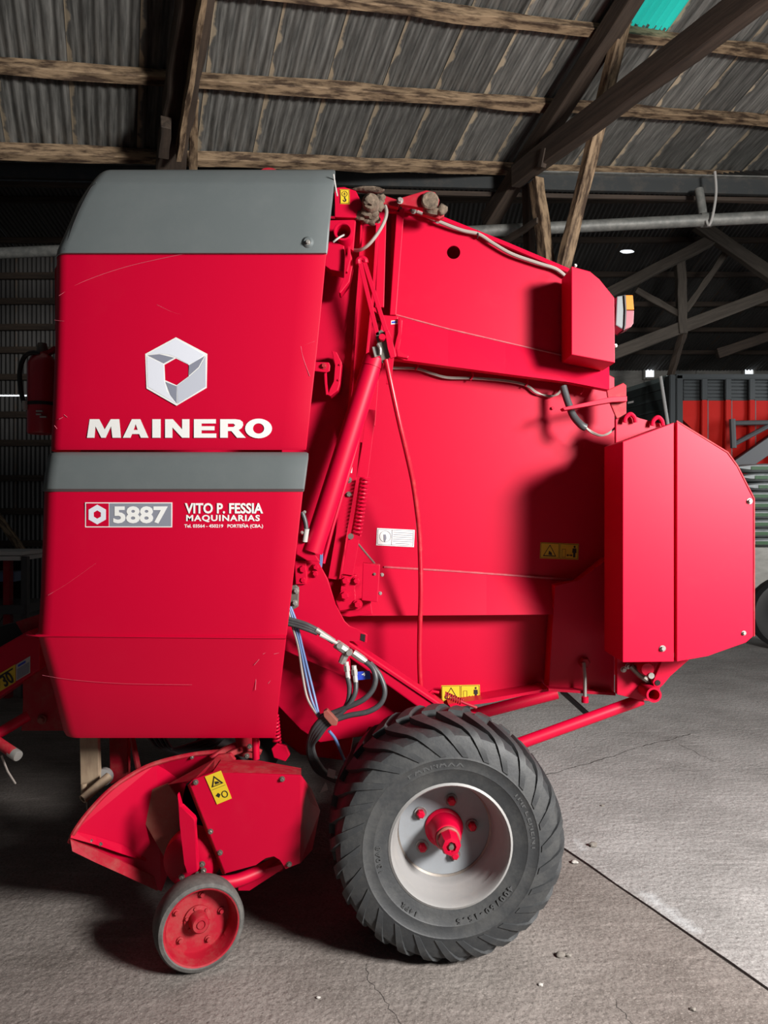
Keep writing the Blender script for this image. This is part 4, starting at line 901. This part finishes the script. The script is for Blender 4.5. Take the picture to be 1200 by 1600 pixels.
plate('inner_plate', [(204, 1247), (262, 1224), (285, 1258), (300, 1330), (285, 1338), (258, 1342)], 2.84, .01, REDK, B, .001)
pk = plate('pickup_guard', [(296, 1224), (302, 1218), (332, 1207), (470, 1212), (469, 1349), (446, 1358), (438, 1343), (428, 1337), (415, 1340), (400, 1352), (352, 1365)], 2.66, .012, RED, B, .002)
plate('guard_top', [(332, 1207, 2.66), (345, 1188, 2.76), (405, 1190, 2.80), (470, 1202, 2.78), (470, 1213, 2.66)], 2.66, .012, REDD, B, 0)
plate('guard_top_fold', [(262, 1226, 2.74), (335, 1186, 2.78), (356, 1180, 2.82), (345, 1190, 2.76), (332, 1208, 2.665), (302, 1219, 2.665)], 2.7, .008, REDD, B, 0)
plate('guard_side', [(470, 1212, 2.66), (487, 1235, 2.85), (500, 1268, 2.95), (488, 1328, 2.95), (469, 1349, 2.66)], 2.7, .008, RED, B, 0)
plate('guard_left_fold', [(296, 1225, 2.66), (293, 1227, 2.70), (347, 1366, 2.70), (352, 1366, 2.66)], 2.7, .006, REDD, B, 0)
for (x, y) in ((306, 1222), (441, 1217), (329, 1299), (344, 1332), (452, 1350)): bolt(x, y, 2.66, .010, STEELD, pk)
ps = plate('warning_sticker', [(320, 1213.5), (345, 1204), (362, 1247.5), (339, 1257)], 2.657, .0015, YEL, pk, 0, 'yellow warning sticker')
def q(u, v):      # sticker-local (0..1) -> px
    a, b, c, d = (320, 1213.5), (345, 1204), (362, 1247.5), (339, 1257)
    return ((1 - v) * ((1 - u) * a[0] + u * b[0]) + v * ((1 - u) * d[0] + u * c[0]), (1 - v) * ((1 - u) * a[1] + u * b[1]) + v * ((1 - u) * d[1] + u * c[1]))
Q = lambda lp: [q(*p) for p in lp]
curve2d('pictogram', [Q([(.5, .08), (.88, .42), (.12, .42)]), Q([(.5, .14), (.24, .395), (.76, .395)])], 2.656, INK, ps, .0006)
curve2d('pictogram', [Q([(.42, .27), (.6, .3), (.68, .37), (.4, .37)])], 2.656, INK, ps, .0006)
curve2d('pictogram', [Q([(.06, .495), (.94, .495), (.94, .505), (.06, .505)])], 2.656, INK, ps, .0006)
curve2d('pictogram', [Q([(.15, .72), (.35, .66), (.45, .74), (.3, .82)])], 2.656, INK, ps, .0006)
curve2d('pictogram', [Q(ell(.7, .78, .2, .12, 16)), Q(ell(.7, .78, .15, .09, 16, True))], 2.656, INK, ps, .0006)
plate('skid_arm', [(277, 1241), (282, 1262), (303, 1279), (305, 1284), (303, 1303), (309, 1362), (292, 1366), (288, 1350), (281, 1290)], 2.62, .03, RED, B, .004)
lathe('pickup_drum', [(0, 0), (.055, 0), (.095, .02), (.105, .06), (.105, .10), (.03, .11), (.03, .5), (0, .5)], P(290, 1352, 2.68), (.15, 1, 0), RED, B, 32)
for (x, y) in ((284, 1370), (300, 1376), (316, 1350), (310, 1366), (318, 1360)): bolt(x, y, 2.665, .011, STEELD, B)
tube('wheel_arm', [P(300, 1378, 2.66), P(360, 1378, 2.70), P(405, 1362, 2.76), P(428, 1350, 2.80), P(436, 1352, 2.86)], .024, RED, B, 14, True)
plate('arm_bracket', [(370, 1372), (440, 1350), (442, 1358), (390, 1392), (372, 1392)], 2.75, .02, RED, B)
gx_, gy_, gz_ = P(311, 1448, 2.555).x, 2.555, .153
gax = Vector((math.sin(math.radians(26)), -math.cos(math.radians(26)), 0.06)).normalized()   # faces out
go = Vector((gx_, gy_, gz_)) 
gw = lathe('gauge_wheel_tyre', [(.124, .045), (.133, .050), (.144, .046), (.151, .032), (.153, 0), (.151, -.032), (.144, -.046), (.128, -.05), (.119, -.04), (.119, .03)], go, gax, TYRE2, B, 56, True, 'worn grey rubber gauge wheel tyre', 30)
gr = lathe('gauge_wheel_rim', [(.1265, .046), (.129, .048), (.124, .046), (.118, .035), (.113, -.02), (.109, -.026), (.05, -.026), (0, -.026), (0, -.04), (.122, -.04)], go, gax, REDD, B, 48)
lathe('gauge_wheel_hub', [(.048, -.026), (.047, -.018), (.034, -.016), (.031, .02), (.026, .026), (.016, .026), (.015, .022), (.012, .022), (.012, .027), (0, .027)], go, gax, REDD, B, 28)
gnx = gax.cross(Vector((0, 0, 1))).normalized(); gny = gnx.cross(gax)
for k in range(6):
    a = k * math.pi / 3 + .3; c = go + (gnx * math.cos(a) + gny * math.sin(a)) * .040 + gax * -.018
    lathe('hub_bolt', [(.006, -.004), (.006, .006), (0, .006)], c, gax, REDD, gr, 6)
for k in range(5):
    a = k * 2 * math.pi / 5 + .5; c = go + (gnx * math.cos(a) + gny * math.sin(a)) * .083 + gax * -.024
    lathe('rim_bolt', [(.012, -.004), (.012, .004), (.007, .005), (.007, .013), (0, .014)], c, gax, REDD, gr, 8)
tube('gauge_axle', [go + gax * -.03, go + gax * -.12 + Vector((0, 0, .04))], .02, REDD, B, 12)
tube('gauge_stem', [go + gax * -.11 + Vector((0, 0, .02)), P(300, 1372, 2.68)], .022, REDD, B, 12)
# pick-up body behind, reaching across the machine
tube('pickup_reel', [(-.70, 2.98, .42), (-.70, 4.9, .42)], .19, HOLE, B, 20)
plate('pickup_side', [(262, 1228), (470, 1215), (478, 1330), (440, 1345), (300, 1345)], 2.98, .02, REDK, B)
# dusty mechanism above the pick-up guard
ptube('tine_bar', [(330, 1187, 2.86), (352, 1172, 2.9), (375, 1164, 2.95), (405, 1162, 2.98)], .014, REDD, B, 8, True)
ptube('tine_bar', [(345, 1190, 2.84), (365, 1176, 2.88), (390, 1170, 2.92), (408, 1176, 2.92)], .012, REDD, B, 8, True)
for k in range(4): ptube('feed_hose', [(232 + 8 * k, 1150, 2.98), (246 + 8 * k, 1166 + 2 * k, 2.98), (270 + 8 * k, 1172 + 2 * k, 2.98), (310 + 6 * k, 1160 + 3 * k, 2.98), (350, 1150, 3.0)], .009, BLACK, B, 8, True)
plate('lift_link', [(366, 1150), (396, 1150), (398, 1186), (372, 1182)], 2.92, .03, REDD, B, .004)
ptube('lift_post', [(399, 1140, 2.86), (400, 1186, 2.86)], .014, RED, B, 12)
for (x, y) in ((352, 1186), (386, 1181), (390, 1166)): bolt(x, y, 2.85, .010, STEELD, B)
plate('tension_cam', [(318, 1200), (340, 1180), (360, 1178), (368, 1188), (345, 1192), (335, 1205)], 2.80, .02, REDD, B)

# ---- parking stand legs in front
ps1 = plate('stand_leg', [(124, 1140), (152, 1140), (155, 1222), (150, 1236), (126, 1234)], 3.0, .03, TAN, B, .003, 'bare tan steel stand leg')
lathe('stand_tube', [(.018, 0), (.018, .13), (.012, .13), (.012, 0)], P(129, 1249, 2.88), (.55, .8, .45), TAN, ps1, 18, True)
lathe('stand_bore', [(0, .05), (.013, .05)], P(129, 1249, 2.88), (.55, .8, .45), HOLE, ps1, 12)
lathe('stand_pin', [(0, -.02), (.012, -.02), (.012, .02), (0, .02)], P(131, 1232, 2.97), (0, 0, 1), TAN, ps1, 10)
lathe('stand_roller', [(0, 0), (.02, 0), (.035, .005), (.035, .03), (0, .03)], P(160, 1216, 3.02), (0, 1, 0), RIM, B, 24, label='pale steel roller')
plate('stand_leg', [(170, 1140), (200, 1140), (199, 1214), (172, 1226)], 3.1, .04, REDD, B, .004)
ptube('stand_brace', [(204, 1140, 3.05), (212, 1180, 3.05), (216, 1200, 3.05)], .012, REDD, B, 8)
ptube('drip_rod', [(136, 1250, 2.95), (137, 1268, 2.95)], .005, STEELD, B, 6)
# ---- drawbar and jack at the left edge
db = plate('drawbar', [(-60, 1045), (45, 985), (62, 1000), (62, 1046), (-60, 1130)], 3.2, .12, RED, B, .006)
plate('drawbar_side', [(35, 1000), (95, 1000), (100, 1142), (33, 1142), (36, 1100)], 3.26, .03, REDD, B)
plate('drawbar_hose_tray', [(-60, 995), (40, 968), (48, 1012), (-60, 1045)], 3.4, .2, BLACK, B, .01)
plate('drawbar_top', [(24, 972), (60, 960), (75, 1000), (48, 1012)], 3.3, .1, REDD, B)
def slant(x0, x1, o0, o1): 
    f = lambda x, o: (x, 1058 - (x - 14) * .60 + o)
    return [f(x0, o0), f(x1, o0), f(x1, o1), f(x0, o1)]
sp = plate('speed_sticker', slant(-40, 24, -14, 14), 3.197, .002, YEL, db, 0, 'yellow speed limit sticker')
text('sticker_number', '30', (2, 1051, 20, 1071), 3.195, INK, sp, .03, .0006, rot=.54)
curve2d('sticker_bar', [slant(-20, 20, -11, -8.5)], 3.196, INK, sp, .0006)
curve2d('sticker_frame', [slant(-12, 0, -2, 10), slant(-11, -1, -1, 9)[::-1]], 3.196, INK, sp, .0006)
ls = plate('data_sticker', slant(25, 47, -13, 13), 3.197, .002, WHITED, db, 0)
curve2d('sticker_field', [slant(26.5, 45.5, -5, 11.5)], 3.196, BADGE, ls, .0006); curve2d('sticker_bar', [slant(28, 40, -10.5, -7)], 3.196, BLUE, ls, .0006)
bolt(66, 1124, 3.25, .02, REDK, db)
jk = ptube('jack_tube', [(-40, 1135, 2.9), (22, 1177, 2.80)], .020, REDD, B, 18)
lathe('jack_tip', [(0, -.012), (.019, -.010), (.021, -.004), (.021, .03), (0, .03)], P(26, 1180, 2.795), P(-40, 1135, 2.9) - P(22, 1177, 2.80), STEEL, jk, 18)
ptube('jack_strut', [(-40, 1168, 3.0), (45, 1118, 3.1)], .022, RED, B, 14)
ptube('jack_wire', [(2, 1180, 2.85), (12, 1205, 2.9), (24, 1224, 2.95)], .004, CGREY, B, 6)
# fire extinguisher strapped to the far front corner
fe = root('fire_extinguisher', P(62, 680, 3.5), 'red fire extinguisher with black hose beside the upper red cover', 'extinguisher')
lathe('cylinder', [(0, 0), (.062, .0), (.066, .008), (.066, .33), (.05, .365), (.022, .385), (.02, .41), (0, .41)], P(66, 678, 3.5), (0, 0, 1), mat('extinguisher_red', (.45, .012, .03), .35, coat=.3), fe, 28)
lathe('valve', [(0, 0), (.022, 0), (.026, .02), (.02, .05), (0, .055)], P(66, 553, 3.5), (0, 0, 1), STEELD, fe, 14)
plate('handle', [(60, 550), (74, 548), (84, 540), (86, 545), (74, 555), (60, 556)], 3.48, .03, REDD, fe, .002)
lathe('strap', [(.067, -.008), (.069, -.008), (.069, .008), (.067, .008)], P(66, 632, 3.5), (0, 0, 1), BLACK, fe, 28, True)
ptube('hose', [(62, 553, 3.46), (50, 551, 3.45), (38, 558, 3.45), (31, 580, 3.45), (32, 605, 3.45), (36, 625, 3.45), (39, 632, 3.45)], .011, BLACK, fe, 10, True)
lathe('nozzle', [(0, 0), (.012, 0), (.014, .04), (0, .04)], P(39, 640, 3.45), (0, 0, 1), WHITED, fe, 12)
for (x0, x1, y0, y1) in ((56, 66, 641, 643.5), (56, 64, 646, 648.5), (62, 72, 650, 652.5)): plate('label_line', [(x0, y0), (x1, y0), (x1, y1), (x0, y1)], 3.43, .012, WHITED, fe, 0)
tube('extinguisher_bracket', [P(90, 600, 3.5), P(130, 600, 3.5)], .02, REDD, B, 8)
plate('front_panel', [(85, 420), (140, 330), (140, 1060), (96, 1060), (88, 760)], 3.29, .12, REDD, B, .004)

# ================================================================== right background
# grain trailer
T = root('grain_trailer', P(1110, 800, 11.0).xyz - Vector((0, 0, P(1110, 800, 11.0).z)), 'red and charcoal grain trailer parked behind the baler on the right', 'trailer')
x0 = P(1063, 700, 11.0).x; zt = P(1063, 592, 11.0).z; zb = P(1063, 626, 11.0).z
xr = x0 + 4.6; yF, yB = 11.0, 13.4
def tx(px): return P(px, 700, 11.0).x
def tz(py): return P(600, py, 11.0).z
pyd('hopper_side', [(x0, yF, zb), (xr, yF, zb), (xr, yF, tz(740)), (tx(1156), yF + .1, tz(740)), (tx(1102), yF, tz(690)), (x0, yF, tz(652)),
                    (x0, yB, zb), (xr, yB, zb), (xr, yB, tz(740)), (tx(1156), yB, tz(740)), (tx(1102), yB, tz(690)), (x0, yB, tz(652))],
    [(0, 1, 2, 3, 4, 5), (6, 7, 8, 9, 10, 11), (0, 1, 7, 6), (1, 2, 8, 7), (2, 3, 9, 8), (3, 4, 10, 9), (4, 5, 11, 10), (5, 0, 6, 11)], TRED, T)
for k in range(6):
    z_ = zb + (zt - zb) * k / 6
    for i in range(6):
        a = tx(1063 + 37 * i) + .05; b = a + .27
        box('side_slat', (a, yF + .01, z_), (b, yF + .05, z_ + (zt - zb) / 6 * .82), TDARK, T, .008)
box('upper_body', (x0, yF + .05, zb), (xr, yB, zt - .02), TDARK, T, .01)
for i in range(7):
    xx = tx(1098 + 37 * i)
    box('side_rib', (xx - .045, yF - .07, zb), (xx + .045, yF + .02, zt), TDARK, T, .01); box('side_rib', (xx - .045, yF - .07, tz(735) if i else tz(690)), (xx + .045, yF + .02, zb), TRED, T, .01)
    box('rib_edge', (xx + .05, yF - .05, tz(735) if i else tz(690)), (xx + .065, yF + .01, zb), TGREY, T, .002)
box('top_rail', (x0 - .1, yF - .08, zt - .02), (xr, yF + .08, zt + .06), TDARK, T, .015)
box('corner_post', (x0 - .19, yF - .08, tz(670)), (x0 - .10, yF + .1, zt + .05), TDARK, T, .012); box('corner_post', (x0 - .09, yF - .08, tz(680)), (x0 + .01, yF + .1, zt + .05), TDARK, T, .012)
# end wall running back to the left
ea, eb = Vector((x0 - .17, yF + .1, 0)), Vector((P(975, 610, 12.3).x, 12.3, 0))
def endwall(t0, t1, z0, z1, th, m, n):
    p, q_ = ea.lerp(eb, t0), ea.lerp(eb, t1); nrm = (q_ - p).normalized().cross(Vector((0, 0, 1))) * th
    v = [(p.x, p.y, z0), (q_.x, q_.y, z0), (q_.x, q_.y, z1), (p.x, p.y, z1)]; v += [(a + nrm.x, b + nrm.y, c) for a, b, c in v]
    pyd(n, v, [(0, 1, 2, 3), (4, 5, 6, 7), (0, 1, 5, 4), (1, 2, 6, 5), (2, 3, 7, 6), (3, 0, 4, 7)], m, T)
zz = [tz(700), tz(662), tz(640), tz(622), tz(606), zt]
for k in range(5): endwall(0, 1, zz[k] + .02, zz[k + 1], .06, TDARK if k == 0 else TGREEN, 'end_slat')
endwall(0, 1, zz[0], zt, .02, TDARK, 'end_backing'); endwall(0, 1, zt, zt + .07, .12, TGREEN, 'end_rail')
endwall(.46, .56, zz[0], zt, .13, TDARK, 'end_rib')
p_ = ea.lerp(eb, .82) ; plate('end_plate_mark', [(981, 628), (990, 626), (990, 629), (981, 631)], 11.9, .01, WHITED, T, 0)
ptube('sight_rod', [(1032, 588, 10.9), (1045, 672, 10.9)], .025, WHITED, T, 8)
# ladder frame and chassis
ptube('ladder_rail', [(1143, 661, 10.75), (1260, 659, 10.75)], .035, TGREY, T, 8); ptube('ladder_rail', [(1144, 655, 10.75), (1146, 700, 10.75)], .045, TGREY, T, 8); ptube('ladder_rail', [(1147, 694, 10.75), (1230, 650, 10.75)], .035, TGREY, T, 8)
beam('chassis_beam', P(1140, 738, 10.8), P(1260, 655, 10.8), .10, .22, TGREY, T)
box('chassis', (tx(1102), 11.3, .85), (xr, 13.1, 1.15), TGREY, T, .02)
for xx in (x0 + 2.4, x0 + 3.6):
    lathe('trailer_tyre', [(.2, -.18), (.3, -.2), (.48, -.19), (.52, -.12), (.52, .12), (.48, .19), (.3, .2), (.2, .18)], (xx, 11.4, .52), (0, 1, 0), TYRE, T, 28, True)
    lathe('trailer_hub', [(0, -.12), (.06, -.12), (.07, -.08), (.2, -.05), (.21, -.15), (.22, .1), (0, .1)], (xx, 11.4, .52), (0, 1, 0), RIM, T, 20)
box('landing_leg', (x0 + .9, 11.5, 0), (x0 + 1.05, 11.65, .9), TGREY, T, .01)
# sacks on a concrete plinth
pl = box('concrete_plinth', (P(1140, 800, 9.6).x, 9.6, 0), (P(1300, 800, 9.6).x, 10.7, P(600, 856, 9.6).z), BLOCK, None, .02)
tag(pl, 'grey concrete plinth carrying the stacked sacks', 'plinth')
def sack(x, y, z, L_, W_, Hh, label, n):
    r = root('feed_sack', (x, y, z), label, 'sack', 'sacks stacked on the plinth')
    bm = bmesh.new(); bmesh.ops.create_cube(bm, size=2); bmesh.ops.subdivide_edges(bm, edges=list(bm.edges), cuts=7, use_grid_fill=True)
    for v in bm.verts:
        a, b, c = v.co
        f = (1 - abs(a) ** 4 * .75) * (1 - abs(b) ** 4 * .5); wob = .94 + .06 * math.sin(9 * a + n) * math.cos(7 * b + 2 * n)
        v.co = Vector((x + a * L_ / 2 * (1 - .03 * b * b), y + b * W_ / 2 * (1 - .05 * a * a), z + Hh / 2 + c * Hh / 2 * f * (wob if c > 0 else 1)))
    put('sack_body', finish(bm, 'sack', 50), BAG, r)
    box('printed_band', (x - L_ * .30, y - W_ / 2 - .002, z + Hh * .25), (x + L_ * .42, y - W_ / 2 + .05, z + Hh * .62), GREENB, r, .002)
names = ['lowest', 'second', 'third', 'fourth', 'fifth', 'sixth', 'seventh', 'eighth', 'topmost']
z = P(600, 856, 9.6).z
hh = (P(600, 722, 9.7).z - z) / 9
for k in range(9):
    off = [(.06), .02, .05, .0, .04, .03, .10, .05, 0][k]
    lab = ('%s white and green sack of the stack beside the rear guard' % names[k]) if k in (0, 8) else ('%s sack from the bottom of the white and green stack' % names[k])
    sack(P(1150, 800, 9.9).x + .42 + off, 10.1, z + k * hh + .001, .84, .55, hh * .99, lab, k)
# spare tyre at the right edge
sx_ = P(1215, 900, 8.4)
sp_t = lathe('spare_tyre', [(.22, -.1), (.3, -.12), (.38, -.11), (.42, -.07), (.42, .07), (.38, .11), (.3, .12), (.22, .1)], (sx_.x + .12, 8.4, .42), (.2, 1, 0), BLACK, None, 36, True)
tag(sp_t, 'black tyre standing on the floor at the right edge', 'tyre')
# bench with a white board at the left edge, far side
bn = root('work_bench', P(10, 990, 6.2).xyz * 1.0 - Vector((0, 0, P(10, 990, 6.2).z)), 'dark bench frame with white board at the left edge', 'bench')
def bb_(n, x0_, y0_, x1_, y1_, Y, d, m): a = P(x0_, y1_, Y); b = P(x1_, y0_, Y); return box(n, (a.x, Y, a.z), (b.x, Y + d, b.z), m, bn, .003)
bb_('white_board', -150, 862, 34, 868, 6.2, .5, WHITE); bb_('white_board', -150, 869, 31, 876, 6.2, .5, WHITE)
bb_('bench_rail', -150, 946, 38, 960, 6.2, .5, TGREY); bb_('blue_box', -60, 894, 22, 909, 6.4, .2, CBLUE); bb_('bench_back', -150, 876, 34, 946, 6.75, .02, HOLE)
a = P(8, 960, 6.2); box('bench_leg', (a.x - .03, 6.22, 0), (a.x + .03, 6.28, P(8, 870, 6.2).z), REDD, bn); 
a = P(36, 960, 6.2); box('bench_leg', (a.x - .03, 6.22, 0), (a.x + .02, 6.28, P(8, 870, 6.2).z), TGREY, bn)
a = P(-100, 960, 6.2); box('bench_leg', (a.x - .03, 6.22, 0), (a.x + .03, 6.28, P(8, 870, 6.2).z), TGREY, bn)
# loose pebbles on the floor
STONE = mat('pebble', (.13, .11, .095), .9, col2=(.3, .28, .25), vscale=30); STONEW = mat('pale_pebble', (.45, .43, .40), .9)
peb = [(927, 1323, .016, STONE, 'dark pebble beside the chalky spot near the big tyre'), (898, 1349, .013, STONEW, 'pale pebble on the floor joint right of the tyre'), (876, 1495, .013, STONE, 'dark pebble on the floor below the big tyre'), (888, 1495, .010, STONE, 'small dark chip beside the pebble below the big tyre'),
       (942, 1260, .008, STONE, 'small dark chip on the floor under the rear strut'), (845, 1540, .007, STONEW, 'tiny pale chip on the floor below the tyre'), (1083, 1579, .008, STONE, 'dark crumb near the bottom right corner'), (497, 1560, .006, STONEW, 'tiny pale crumb on the floor at bottom centre')]
for (x, y, r, m_, lab) in peb:
    g = G(x, y); tag(lump('pebble', (g.x, g.y, r * .55), r, m_, None, (1.2, .9, .7), .3, 2), lab, 'pebble')
